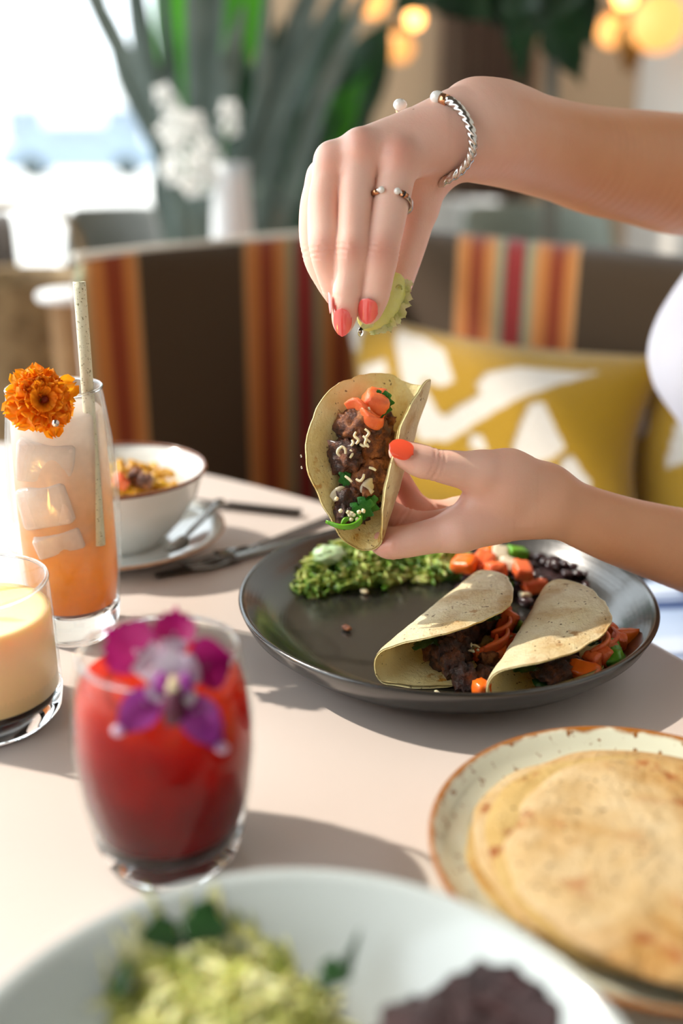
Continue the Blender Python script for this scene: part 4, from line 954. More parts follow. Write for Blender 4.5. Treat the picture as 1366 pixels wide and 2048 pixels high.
fill(tB, mB, dB_, fB_, [('m', -.026, .026, .012, .010), ('m', -.014, .034, .009, .0105), ('m', -.020, .020, .015, .010), ('m', 0, .026, .013, .011), ('M', .010, .022, .014, .011), ('m', .024, .022, .014, .010),
    ('o', -.019, .045, .0065, .0085), ('t', -.004, .043, .011, .008), ('t', .003, .048, .0075, .0078), ('s', .010, .043, .0165, .012), ('s', .022, .046, .013, .012), ('t', .016, .050, .012, .007), ('t', .034, .046, .012, .0085), ('t', .026, .054, .008, .008), ('o', .036, .056, .0085, .0085),
    ('o', .008, .052, .005, .0055), ('g', .001, .060, .0048, .0085), ('g', .014, .060, .006, .0070), ('g', -.016, .052, .004, .005), ('l', -.034, .020, .012, .016, .1), ('l', -.028, .030, .007, .016, .3), ('l', .004, .034, .021, .012, .2), ('c', .010, .050, .014, .004), ('c', .022, .062, .007, .0045), ('c', .036, .050, .0145, .004), ('c', .030, .064, .006, .003), ('l', -.036, .010, .018, .014, -.2), ('t', .040, .038, .013, .007)])
# loose bits on the plate
def bit(name, px, py, s, m, label, cat, z=0, r=None, amp=.12, sq=.6, group=None):
    p = onz(px, py, PZ+z+s[2]); return one(name, on_plate(place(blob(s, amp, 2, px, 14, 10, sq), p, r or (0, 0, R_(0, 3)))), m, label, cat, group=group)
bit('orange_pepper_cube', 962, 1392, (.0052, .0046, .0050), M_car, 'orange pepper cube lying between the openings of the two tacos', 'vegetable', z=.0)
bit('meat_crumb', 693, 1257, (.0036, .0022, .0014), M_meat, 'small brown crumb alone in the middle of the dark plate', 'food crumb')
bit('cheese_crumb', 729, 1184, (.0028, .0018, .0014), M_chs, 'pale cheese crumb just in front of the shredded lettuce', 'food crumb')
bit('lettuce_shred', 770, 1176, (.0040, .0018, .0014), M_grn, 'pale green shred just in front of the shredded lettuce', 'food crumb')
bit('cheese_crumb', 875, 1391, (.0024, .0010, .0007), M_chs, 'white cheese sliver in front of the left folded taco', 'food crumb')
bit('rice_grain', 905, 1398, (.0022, .0010, .0008), M_rice, 'white grain in front of the left folded taco', 'food crumb')
bit('rice_grain', 1052, 1408, (.0020, .0010, .0008), M_rice, 'white grain at the front rim of the dark plate below the right taco', 'food crumb')
# shredded lettuce heap
M_slaw = MT('shredded_lettuce'); M_slaw.set(Base_Color=M_slaw.ramp(M_slaw.noise(110, 2), [(.32, '#2f5a1c'), (.45, '#6f9434'), (.58, '#b4c264'), (.70, '#dfe3a4')]), Roughness=.3, Subsurface_Weight=.15, Subsurface_Scale=.003); M_slaw.bump(M_slaw.noise(400, 3), .3, .001); M_slaw = M_slaw.m
def heap(c, rx, ry, h, n, L, wd, seed, zb, core=True, rot=0):
    r = random.Random(seed); gs = []
    c = Vector(c)
    if core: gs.append(xf(blob((rx*.86, ry*.86, h*.8), .12, 2, seed, 24, 12), Matrix.Translation((c.x, c.y, zb))@Matrix.Rotation(rot, 4, 'Z')))
    for k in range(n):
        a = r.uniform(0, 6.283); q = math.sqrt(r.random()); x, y = rx*q*math.cos(a), ry*q*math.sin(a)
        x, y = x*math.cos(rot)-y*math.sin(rot), x*math.sin(rot)+y*math.cos(rot)
        z = zb+h*max(0, 1-q*q)**.6*r.uniform(.7, 1.22)+.001
        p = Vector((c.x+x, c.y+y, z)); b = r.uniform(0, 6.283); l = L*r.uniform(.6, 1.3); d = Vector((math.cos(b), math.sin(b), r.uniform(-.35, .35))); s = Vector((-d.y, d.x, r.uniform(-.4, .6)))
        gs.append(strip([p-d*l, p-d*l*.3+s*l*.3, p+d*l*.3+s*l*.15, p+d*l-s*l*.15], wd*r.uniform(.6, 1.3), .0006, 8, (r.uniform(-.6, .6), r.uniform(-.6, .6), 1)))
    v, f = join(*gs); v[:, 2] = np.maximum(v[:, 2], zb-.0006); return v, f
cl = onz(668, 1140, PZ+.008)
one('shredded_lettuce', join(heap((.012, .668, 0), .045, .026, .019, 330, .0085, .0017, 5, PZ, rot=.25), heap((.066, .676, 0), .034, .020, .013, 150, .007, .0017, 8, PZ, rot=.0), heap((-.012, .647, 0), .026, .014, .008, 70, .007, .0017, 6, PZ, core=False, rot=.4)), M_slaw,
    'heap of dressed shredded green lettuce at the back of the dark plate', 'lettuce', kind='stuff')
M_crema = simple('pale_crema', '#a9c795', .3, sss=.3, bump=(120, .3), vary=(60, '#bcd4ae')); cc = P(660, 1095, .705)
one('crema_dollop', mv(blob((.011, .009, .006), .3, 2.4, 4, 24, 16), (cc.x, cc.y, PZ+.022)), M_crema, 'pale green-white crema dollop on top of the shredded lettuce under the held taco', 'sauce')
# black beans: mash under single beans
mash = simple('bean_mash', '#43292c', .5, vary=(90, '#2c191b'), bump=(260, .9, .003))
bc = Vector((.130, .655, 0))
one('refried_beans', join(xf(blob((.058, .028, .012), .2, 3, 6, 32, 16), Matrix.Translation((.128, .664, PZ-.001))@Matrix.Rotation(-.35, 4, 'Z')), xf(blob((.02, .022, .008), .25, 3, 9, 24, 12), Matrix.Translation((.098, .640, PZ-.001)))), mash, 'dark bean mash under the whole black beans at the back right of the dark plate', 'beans', kind='stuff')
bean = None; bg_ = rawmesh('black_bean', xf(blob((.0052, .0034, .0030), .08, 1.5, 3, 14, 10), Matrix.Identity(4)), M_bean, (0, 0, 0))
for k in range(64):
    a, q = R_(0, 6.283), math.sqrt(R_(0, 1)); x, y = .056*q*math.cos(a), .026*q*math.sin(a)
    x, y = x*math.cos(-.35)-y*math.sin(-.35), x*math.sin(-.35)+y*math.cos(-.35)
    o = bpy.data.objects.new('black_bean', bg_); COL.objects.link(o); o.location = (.128+x, .664+y, PZ+.0125*max(0.02, 1-q*q)**.5+.0012); o.rotation_euler = (R_(-.5, .5), R_(-.5, .5), R_(0, 6))
    o['label'] = 'glossy black bean in the heap at the back right of the dark plate'; o['category'] = 'bean'; o['group'] = 'whole black beans on the dark plate'
bit('black_bean', 1052, 1205, (.0052, .0035, .003), M_bean, 'single glossy black bean fallen between the tops of the two folded tacos', 'bean')
# pico de gallo on the beans
for x, y, s, mm, lab in [(930, 1128, .0085, M_car, 'leftmost of the orange-red tomato pieces on the beans'), (965, 1122, .0085, M_tom, 'orange-red tomato piece second from the left on the beans'), (1000, 1110, .0075, M_oni, 'pale onion piece on top of the tomato heap'), (990, 1138, .0085, M_tom, 'large tomato piece at the front of the tomato heap'),
                          (1022, 1128, .0070, M_oni, 'pinkish onion piece beside the green chile cube'), (1034, 1105, .0070, M_grn, 'bright green chile cube on top of the tomato heap'), (1045, 1140, .0080, M_tom, 'tomato piece at the right of the tomato heap'), (1018, 1165, .0042, M_grn, 'small green chile bit hanging below the tomato heap above the left taco'),
                          (1068, 1172, .0082, M_tom, 'dark orange tomato chunk lying apart between the tops of the two folded tacos'), (978, 1100, .0062, M_car, 'small orange piece at the back of the tomato heap'), (1050, 1190, .0035, M_chs, 'yellowish crumb beside the apart tomato chunk'), (985, 1092, .0055, M_oni, 'white onion bit topmost behind the tomato heap')]:
    zz = .006 if y > 1160 else .020
    t = (PZ+zz-CZ)/ray(x, y).z; p = P(x, y, t)
    one('tomato_piece' if mm in (M_tom, M_car) else ('chile_piece' if mm is M_grn else 'onion_piece'), place(blob((s, s*.75, s*.55), .12, 2.5, x, 20, 14, .85), p, (R_(-.3, .3), R_(-.3, .3), R_(0, 3))), mm, lab, 'vegetable')
# --- lime wedge in the raised fingers
m = MT('lime_skin_and_flesh'); m.set(Base_Color=m.mix(m.noise(90, 3), '#d2d05a', '#e6e39c'), Roughness=.25, Subsurface_Weight=.4, Subsurface_Scale=.005, Subsurface_Radius=(1, 1, .3)); m.bump(m.noise(300, 3), .3, .001); M_lime = m.m
M_pulp = translucent('lime_pulp', '#eef0c4', .5, .15, vary=(200, '#dfe6a0'), bump=(260, .8, .002)); M_juice = glass('lime_juice', (.97, .98, .9, 1))
lc = P(758, 608, .5885); th = Thing('lime_wedge', 'squeezed lime wedge dripping between the raised fingertips', 'lime', P(722, 660, .588))
la = (P(790, 560, .588)-P(725, 655, .588)).normalized()
def wedge(u, v):
    s = u*2-1; a = math.radians(-180+360*v); w_ = .0150*math.sqrt(max(0, 1-abs(s)**2.2))
    e2 = Vector((.75, -.1, -.55)).normalized(); e3 = la.cross(e2).normalized(); 
    return P(764, 604, .5915)+la*(s*.0195)+e2*(w_*math.cos(a)*.78)+e3*(w_*math.sin(a)*.42)
th.part('rind', grid(wedge, 26, 28), M_lime)
e2 = Vector((.75, -.1, -.55)).normalized()
for k in range(17):
    s_ = -.9+1.8*k/16; q = P(764, 604, .589)+la*(s_*.0185)+e2*(.0150*math.sqrt(max(.02, 1-abs(s_)**2.2))*.68)
    d = (e2+la*(s_*.5+.3*math.sin(k*4.1))+Vector((0, -.3, 0))).normalized()
    th.part('pulp_tuft', leaflet(q, d, (R_(-.6, .6), -1, R_(-.4, .6)), R_(.0030, .0072), R_(.0016, .0034), R_(.6, 2), R_(-.2, .4), 10), M_pulp)
th.part('pulp_thread', shred([P(790, 578, .587), P(797, 571, .586), P(803, 573, .586), P(804, 579, .586)], .0007), M_pulp)
th.part('pulp_flap', leaflet(P(742, 640, .584), P(718, 662, .584)-P(742, 640, .584), (0, -1, .3), .0095, .003, 1, .1), M_pulp)
th.part('juice_drop', mv(blob((.0016, .0016, .0028), .02, 1, 1, 12, 10), P(721, 664, .584)), M_juice)
for x, y in [(602, 912), (603, 935)]: one('juice_droplet', mv(blob((.0005, .0005, .0009), .02, 1, 1, 8, 6), P(x, y, .585)), M_juice, 'tiny drop of lime juice in the air left of the held taco, %s of two' % ('upper' if y < 920 else 'lower'), 'droplet')
# ------------------------------------------------------------------ glasses
M_tg = thin_glass('clear_glass'); M_bg = glass('thick_glass'); M_fg = thin_glass('misted_glass', frost=.09)
def at_base(px, py): return onz(px, py, .75)
# tall glass
gc = onz(150, 1237, .75); gc = Vector((-.1715, .600, .75))
out = [(.0245, .0), (.0265, .004), (.0285, .020), (.0315, .050), (.0335, .080), (.0335, .100), (.0318, .128), (.0290, .152), (.0278, .160)]
def wall(outp, t): return outp+[(outp[-1][0]-t*.5, outp[-1][1]+t*.35)]+[(r-t, z) for r, z in reversed(outp)]
th = Thing('highball_glass', 'tall barrel-shaped glass of orange iced drink with a straw', 'glass', gc)
th.part('wall', lathe(wall(out[2:], .0014), 96, gc), M_fg)
th.part('rim', mv(lathe([(.0278+.0009*math.cos(a), .1605+.0009*math.sin(a)) for a in [i*math.pi/4 for i in range(9)]], 96), gc), M_bg)
th.part('base', lathe([(0, .0015), (.022, .0015), (.0245, 0), (.0265, .004), (.0285, .019), (.026, .0205), (.018, .0195), (0, .0175)], 64, gc), M_bg, label='thick clear glass foot')
m = MT('orange_layered_drink'); z_ = m.math('DIVIDE', m.sep(m.co(), 2), .155); z_ = m.math('ADD', z_, m.math('MULTIPLY', m.math('SUBTRACT', m.noise(45, 2), .5), .18))
c = m.ramp(z_, [(.12, '#f09c04'), (.32, '#f2aa34'), (.50, '#f3be84'), (.68, '#f3d6bc'), (.9, '#f4ebe4')])
m.set(Base_Color=c, Roughness=.25); tr = m.n.new('ShaderNodeBsdfTranslucent'); m.l.new(c, tr.inputs[0]); mx = m.n.new('ShaderNodeMixShader'); mx.inputs[0].default_value = .55
m.l.new(m.b.outputs[0], mx.inputs[1]); m.l.new(tr.outputs[0], mx.inputs[2]); m.l.new(mx.outputs[0], m.out.inputs[0]); m.bump(m.noise(70, 3), .3, .002)
th.part('drink', lathe([(0, .0205), (.018, .0215), (.0262, .0225), (.0284, .040), (.0288, .07), (.0286, .1), (.0280, .125), (.0270, .146), (.0255, .148), (0, .1485)], 80, gc), m.m)
M_ice = MT('ice'); ic = M_ice.mix(M_ice.noise(60, 3), '#f6f4f2', '#e4dcd8'); M_ice.set(Base_Color=ic, Roughness=.15, Coat_Weight=.5); tr = M_ice.n.new('ShaderNodeBsdfTranslucent'); M_ice.l.new(ic, tr.inputs[0]); mx = M_ice.n.new('ShaderNodeMixShader'); mx.inputs[0].default_value = .5
M_ice.l.new(M_ice.b.outputs[0], mx.inputs[1]); M_ice.l.new(tr.outputs[0], mx.inputs[2]); M_ice.l.new(mx.outputs[0], M_ice.out.inputs[0]); M_ice.bump(M_ice.noise(80, 4), .6, .003); M_ice = M_ice.m
def icecube(p, s, r, label):
    v, f = rbox(s, min(s)*.16); o = one('ice_cube', xf((v, f), rotm(*r, loc=p)), M_ice, label, 'ice', group='ice cubes in the tall glass'); return o
icecube(gc+Vector((-.003, -.0172, .122)), (.034, .022, .026), (.1, .15, .1), 'uppermost ice cube in the tall glass, under the marigold')
icecube(gc+Vector((-.004, -.0183, .094)), (.032, .024, .026), (-.1, -.2, -.1), 'middle ice cube in the tall glass')
icecube(gc+Vector((.000, -.0185, .072)), (.029, .022, .014), (.1, -.25, .15), 'lowest ice cube in the tall glass, peach coloured')
# straw
M_straw = MT('speckled_straw'); M_straw.set(Base_Color=M_straw.mix(M_straw.ramp(M_straw.noise(700, 2, .6), [(.60, 0.0), (.68, 1.0)]), M_straw.mix(M_straw.noise(200, 2), '#e6e2c8', '#d4cda8'), '#8a8058'), Roughness=.5); M_straw.bump(M_straw.noise(500, 3), .3, .001); M_straw = M_straw.m
pA, pB = gc+Vector((.0218, -.0075, .160)), gc+Vector((.0230, -.0158, .066)); s1 = pA+(pA-pB)*(.063/.094); s3 = pB
o = one('drinking_straw', tube([s1+(s3-s1)*(i/30) for i in range(31)], .0034, 20, caps=False), M_straw, 'speckled beige compostable straw standing in the tall glass', 'straw'); solid(o, .0005)
# marigold on the rim
M_mar = translucent('marigold_petal', '#ffac14', .4, .6, tcol='#ffb020', vary=(160, '#ff960a'), bump=(300, .4)); M_mdk = simple('marigold_heart', '#7a2408', .7, bump=(200, .6))
mc_ = P(84, 800, .578); th = Thing('marigold', 'orange marigold bloom pinned on the tall glass', 'flower', mc_)
nz = (Vector((0, 0, CZ))-mc_).normalized(); nz = (nz+Vector((.10, 0, .06))).normalized(); Mf = frame(mc_, nz, (1, 0, 0)); mr = random.Random(4)
def petal(L, wd, lift, ang, off, ruf, z0, sd):
    n, m_ = 10, 9; V = []
    for i in range(n):
        t = i/(n-1); ww = wd*(.25+.75*min(1, t*1.5))*(1 if t < .8 else math.sqrt(max(.04, 1-((t-.8)/.2)**2*.9)))
        for j in range(m_):
            a = j/(m_-1)*2-1; rr_ = off+L*t*(1+.05*math.sin(a*7+sd))
            z = z0+lift*L*t-.5*L*t*t*(.5 if lift < .5 else .2)+ruf*L*math.sin(a*6+sd*3+t*3)*t*.12+abs(a)*.12*L*t
            V.append((rr_, a*ww, z))
    g = arr(V), [(i*m_+j, i*m_+j+1, (i+1)*m_+j+1, (i+1)*m_+j) for i in range(n-1) for j in range(m_-1)]
    return xf(g, Mf@Matrix.Rotation(ang, 4, 'Z'))
for ring, (cnt, L, wd, lift, off, z0) in enumerate([(11, .0170, .0062, -.05, .0030, -.003), (12, .0150, .0056, .25, .0025, -.001), (12, .0115, .0048, .55, .002, .000), (11, .0085, .0040, .95, .0016, .001), (8, .0060, .0030, 1.5, .0012, .001)]):
    for k in range(cnt):
        th.part('petal', petal(L*mr.uniform(.85, 1.12), wd*mr.uniform(.85, 1.15), lift+mr.uniform(-.1, .15), k*6.283/cnt+ring*.3+mr.uniform(-.12, .12), off, mr.uniform(1, 2.2), z0, mr.uniform(0, 6)), M_mar)
up_c = Mf@Vector((-.006, .010, .003))
for k in range(34):                                                     # crest of small frilly florets at the upper left
    a = mr.uniform(0, 6.28); q = .0085*math.sqrt(mr.random()); base = Mf@Vector((-.0055+q*math.cos(a), .0085+q*.8*math.sin(a), .002))
    d = (nz*1.0+Vector((mr.uniform(-.7, .5), 0, mr.uniform(-.2, .9)))).normalized()
    th.part('petal', leaflet(base, d, (mr.uniform(-1, 1), -1, mr.uniform(-1, 1)), mr.uniform(.005, .008), .0022, 1, .5, 8), M_mar)
th.part('heart', xf(blob((.0022, .0022, .0022), .2, 2, 3, 12, 8), Mf@Matrix.Translation((.001, 0, .0045))), M_mdk)
th.part('calyx', xf(lathe([(0, -.014), (.003, -.013), (.005, -.006), (.004, -.002), (0, -.002)], 16), Mf), M_grn)
ph = P(111, 846, .567); th = Thing('flower_pick', 'metal pick with a small round head through the marigold', 'pick', ph)
th.part('head', mv(sphere(.0021, 14, 10), ph), M_silver); th.part('pin', tube([ph, ph+ray(111, 835)*.05], .0006, 8), M_silver)
# candle glass
kc = Vector((-.1955, .497, .75)); th = Thing('candle_glass', 'clear glass tumbler holding a lit cream candle at the left edge', 'glass', kc)
ko = [(.036, 0), (.0395, .004), (.0408, .014), (.0402, .040), (.0392, .079)]
th.part('wall', lathe(wall(ko[2:], .0018), 96, kc), M_tg)
th.part('rim', mv(lathe([(.0383+.0012*math.cos(a), .0796+.0011*math.sin(a)) for a in [i*math.pi/4 for i in range(9)]], 96), kc), M_bg)
th.part('base', lathe([(0, .003), (.030, .0025), (.036, 0), (.0395, .004), (.0408, .0135), (.0385, .0140), (.030, .012), (0, .011)], 64, kc), M_bg, label='thick clear glass foot')
m = MT('cream_wax'); m.set(Base_Color=m.mix(m.noise(20, 2), '#fad8a8', '#f6cc94'), Roughness=.35, Subsurface_Weight=.7, Subsurface_Scale=.012, Subsurface_Radius=(1, .7, .4)); m.bump(m.noise(60, 2), .1, .001)
th2 = Thing('candle', 'cream wax candle burning inside the left tumbler', 'candle', kc+Vector((0, 0, .0145)))
th2.part('wax', lathe([(0, .0142), (.034, .0146), (.0388, .0165), (.0386, .0600), (.0378, .0625), (.034, .0618), (.02, .0605), (0, .060)], 80, kc), m.m)
th2.part('wick', tube([kc+Vector((0, 0, .058)), kc+Vector((.0005, 0, .068)), kc+Vector((.0015, 0, .073))], .0007, 8), M_cord)
th2.part('flame', mv(lathe([(0, -.006), (.0022, -.002), (.0030, .002), (.0022, .008), (.0008, .013), (0, .015)], 16), kc+Vector((.0015, 0, .076))), emis('flame', '#ffb45a', 140))
# red drink
rc = Vector((-.0765, .383, .75)); th = Thing('rocks_glass', 'barrel-shaped tumbler of deep red drink topped with an orchid', 'glass', rc)
ro = [(.0285, 0), (.0305, .003), (.0335, .014), (.0372, .032), (.0392, .050), (.0392, .062), (.0372, .082), (.0335, .099)]
th.part('wall', lathe(wall(ro[2:], .0015), 96, rc), M_tg)
th.part('rim', mv(lathe([(.0328+.0011*math.cos(a), .0995+.0011*math.sin(a)) for a in [i*math.pi/4 for i in range(9)]], 96), rc), M_bg)
th.part('base', lathe([(0, .003), (.024, .0025), (.0285, 0), (.0305, .003), (.0335, .0135), (.031, .0150), (.022, .0125), (0, .0115)], 64, rc), M_bg, label='thick clear glass foot')
m = MT('red_drink'); c = m.ramp(m.math('ADD', m.math('DIVIDE', m.sep(m.co(), 2), .095), m.math('MULTIPLY', m.math('SUBTRACT', m.noise(40, 2), .5), .5)), [(.15, '#5c0004'), (.5, '#8c0206'), (.75, '#c41006'), (.98, '#fa4210')])
m.set(Base_Color=c, Roughness=.4); m.b.inputs['Specular IOR Level'].default_value = .1; tr = m.n.new('ShaderNodeBsdfTranslucent'); m.l.new(c, tr.inputs[0]); mx = m.n.new('ShaderNodeMixShader'); mx.inputs[0].default_value = .6
m.l.new(m.b.outputs[0], mx.inputs[1]); m.l.new(tr.outputs[0], mx.inputs[2]); m.l.new(mx.outputs[0], m.out.inputs[0]); m.bump(m.noise(90, 3), .3, .002)
th.part('drink', lathe([(0, .0145), (.022, .0150), (.0318, .0180)]+[(r-.0018, z) for r, z in ro[3:7]]+[(.0345, .0855), (.033, .087), (0, .0875)], 80, rc), m.m)
# orchid
m = MT('orchid_petal'); 
M_orp = translucent('magenta_petal', '#b4127a', .35, .4, tcol='#e0189a', vary=(70, '#960a68'), bump=(200, .3)); M_orv = translucent('violet_petal', '#c255b8', .35, .4, vary=(90, '#9a2f98'), bump=(200, .3)); M_orw = translucent('white_petal_base', '#f4ecf2', .35, .4, vary=(90, '#d9b9d6'), bump=(200, .3)); M_ord = simple('dark_orchid_throat', '#54062c', .5, bump=(200, .3)); M_ory = simple('cream_orchid_column', '#e2cfa6', .5, bump=(200, .3))
oc = P(342, 1352, .397); th = Thing('orchid', 'magenta and white orchid bloom resting on the red drink', 'flower', oc)
def oppetal(tip, wd, white=.35, name='petal', mt=None, tt=0, dr=.002):
    c0 = oc; e = P(tip[0], tip[1], .397+tt); d = e-c0; sd = d.cross(ray(342, 1352)).normalized()
    lf = th.part(name, paddle(c0+d*white*.8, e, wd, dr, 14, side=sd), mt or M_orp)
    th.part('petal_base', paddle(c0, c0+d*(white+.22), wd*.62, dr+.001, 10, side=sd), M_orw, parent=lf, label='white inner part of the petal')
oppetal((215, 1262), .0115, .30, tt=.012); oppetal((352, 1222), .0085, .38, tt=.018); oppetal((468, 1310), .0105, .38, tt=.004)
oppetal((232, 1470), .0075, .32, mt=M_orv, tt=-.012); oppetal((448, 1505), .0075, .32, mt=M_orv, tt=-.012)
th.part('petal_tip', mv(blob((.0026, .001, .0024), .1), P(236, 1462, .3850)), M_orw, label='white petal tip'); th.part('petal_tip', mv(blob((.0026, .001, .0024), .1), P(444, 1496, .3850)), M_orw, label='white petal tip')
th.part('column', mv(blob((.0035, .004, .0045), .15), P(348, 1375, .388)), M_ory); th.part('lip', mv(blob((.0048, .005, .0078), .25, 2, 3), P(348, 1415, .388)), M_ord)
for s in (-1, 1): th.part('side_lobe', mv(blob((.003, .003, .0055), .2, 2, 5+s), P(348+24*s, 1372, .388)), M_orv)
for a in (-50, 0, 50, 110, 250): th.part('white_streak', leaflet(P(345, 1345, .390), P(345+60*math.cos(math.radians(a-90)), 1345+60*math.sin(math.radians(a-90)), .390)-P(345, 1345, .390), (0, -1, .5), .011, .004, 1, .1), M_orw)
# ------------------------------------------------------------------ bowls and plates
M_wg = simple('white_glaze', '#e4e6e2', .12, vary=(20, '#dcdfda'), bump=(15, .03), coat=.6)
M_brim = simple('brown_glazed_rim', '#8a5330', .25, vary=(120, '#6c3c1e'), bump=(200, .2))
M_brim2 = simple('tan_glazed_rim', '#c49a74', .25, vary=(120, '#a9794f'), bump=(200, .2))
bw = Vector((-.1735, .742, .75))
th = Thing('saucer', 'white saucer with a tan edge under the small bowl', 'plate', bw)
th.part('body', lathe([(0, .003), (.042, .003), (.046, 0), (.05, .002), (.070, .010), (.0815, .0155), (.0812, .0175), (.070, .0135), (.052, .008), (.03, .0065), (0, .006)], 96, bw), M_wg)
th.part('rim', mv(lathe([(.0815+.0013*math.cos(a), .0165+.0011*math.sin(a)) for a in [i*math.pi/4 for i in range(9)]], 96), bw), M_brim2)
th = Thing('small_bowl', 'white bowl with a brown rim holding yellow pasta on the saucer', 'bowl', bw+Vector((0, 0, .0065)))
th.part('body', lathe([(0, .009), (.030, .009), (.032, .0068), (.035, .0068), (.037, .011), (.052, .026), (.063, .045), (.0695, .0625), (.0700, .0645), (.0680, .0640), (.060, .047), (.048, .027), (.030, .015), (0, .013)], 96, bw), M_wg)
th.part('rim', mv(lathe([(.0693+.0016*math.cos(a), .0645+.0015*math.sin(a)) for a in [i*math.pi/4 for i in range(9)]], 96), bw), M_brim)
M_mac = simple('cheesy_pasta', '#dfae34', .3, vary=(60, '#c98f1e'), bump=(200, .4), sss=.25)
gs = [mv(blob((.052, .052, .016), .1, 2, 4, 28, 14), bw+Vector((0, 0, .038)))]; mr = random.Random(9)
for k in range(120):
    a = mr.uniform(0, 6.28); q = math.sqrt(mr.random()); p = bw+Vector((.047*q*math.cos(a), .047*q*math.sin(a), .046+.014*(1-q*q)+mr.uniform(-.002, .003)))
    pts = [Vector((.006*math.cos(t), .006*math.sin(t), 0)) for t in (-1.2, -.4, .4, 1.2)]; gs.append(xf(tube(smoothpts(pts, 8), .0027, 8), rotm(mr.uniform(-1, 1), mr.uniform(-1, 1), mr.uniform(0, 6), p)))
one('macaroni', join(*gs), M_mac, 'yellow cheesy pasta heaped in the small brown-rimmed bowl', 'pasta', kind='stuff')
for k, (x, y) in enumerate([(238, 930), (250, 945), (262, 925)]):
    p = P(x, y, .757); one('garnish_bit', place(blob((.0075, .006, .005), .25, 2, k+20, 16, 10, .5), (bw.x+.012+.009*k, bw.y-.03+.012*(k % 2), bw.z+.0645)), M_tom if k < 1 else M_meat, ['reddish tomato bit', 'browned bit', 'small browned crumb'][k]+' on the yellow pasta beside the tall glass', 'garnish')
# cutlery
M_steel = simple('steel', '#8c8a86', .22, 1, bump=(200, .05)); M_dst = simple('dark_steel', '#4c443e', .35, .9, bump=(200, .1))
def bar(a, b, w0, w1, h, z): 
    a, b = Vector(a), Vector(b); d = (b-a).normalized(); s = Vector((-d.y, d.x, 0)); V = []; n = 10
    for i in range(n+1):
        t = i/n; p = a.lerp(b, t); w_ = w0+(w1-w0)*t
        V += [p-s*w_+Vector((0, 0, z)), p+s*w_+Vector((0, 0, z)), p+s*w_*.8+Vector((0, 0, z+h)), p-s*w_*.8+Vector((0, 0, z+h))]
    return arr(V), [(4*i+k, 4*i+(k+1) % 4, 4*i+4+(k+1) % 4, 4*i+4+k) for i in range(n) for k in range(4)]+[(3, 2, 1, 0), (4*n, 4*n+1, 4*n+2, 4*n+3)]
k1, k2 = onz(602, 1030, .752), onz(455, 1014, .752); k3 = k2+(k2-k1)*1.1
th = Thing('table_knife', 'dark metal table knife lying near the far table edge behind the bowl', 'knife', k1)
bevel(th.part('handle', bar(k1, k2, .0046, .0040, .0045, 0), M_dst, smooth=False), .0008)
bl = bar(k2, k3, .0042, .0085, .0016, .0012); th.part('blade', bl, M_steel)
f1, f2, f3 = onz(700, 1048, .752), onz(520, 1100, .752), onz(400, 1118, .752)
f1.z = f2.z = f3.z = .7515
def fork(name, label, p1, p2, p3, grp):
    th = Thing(name, label, 'fork', p2); th.part('handle', bar(p1, p2, .0048, .0026, .0028, 0), M_steel)
    d = (p3-p2).normalized(); s = Vector((-d.y, d.x, 0))
    th.part('head', grid(lambda u, v: p2+d*(u*.026)+s*((v*2-1)*.0115*min(1, .25+u*1.6))+Vector((0, 0, .002-.0025*math.sin(u*3.1)+.002*(v*2-1)**2)), 12, 7), M_steel)
    for k in range(4): th.part('tine', tube(smoothpts([p2+d*.025+s*((k-1.5)*.0066)+Vector((0, 0, .002)), p2+d*.042+s*((k-1.5)*.0064)+Vector((0, 0, .0015)), p2+d*.060+s*((k-1.5)*.0060)+Vector((0, 0, .005))], 10), [.0013]*8+[.001, .0007], 8), M_steel)
    solid(th.o.children[1], .0012)
fork('table_fork', 'steel fork lying between the saucer and the dark plate', onz(690, 1028, .7515), onz(500, 1102, .7515), onz(420, 1128, .7515), None)
k1, k2 = onz(640, 1075, .7515), onz(470, 1120, .7515)
k3 = onz(312, 1155, .7515)
th = Thing('butter_knife', 'dark knife whose tip reaches under the saucer edge, nearest the dark plate', 'knife', k2)
bevel(th.part('handle', bar(k1, k2, .0045, .0035, .004, 0), M_steel, smooth=False), .0008); th.part('blade', bar(k2, k3, .0075, .0035, .0014, .0010), M_dst)
s1_, s2_ = bw+Vector((.052, -.040, .0175)), bw+Vector((.075, .045, .0235))  # added steel shape in place of the window reflection on the saucer
th = Thing('glint_spoon', 'shiny shape added in place of the window reflection on the saucer beside the small bowl', 'glint_shape', s1_)
th.part('bowl', grid(lambda u, v: s1_+(s1_-s2_).normalized()*((u*2-1)*.013)+Vector((.8, .15, 0))*((v*2-1)*.0095*math.sqrt(max(.01, 1-(u*2-1)**2)))+Vector((0, 0, -.003+.004*((u*2-1)**2+(v*2-1)**2*.6))), 16, 10), M_steel)  # rounded end of the added glint shape
th.part('handle', bar(s1_+(s2_-s1_)*.14, s2_, .0018, .0038, .0016, 0), M_steel)  # long end of the added glint shape
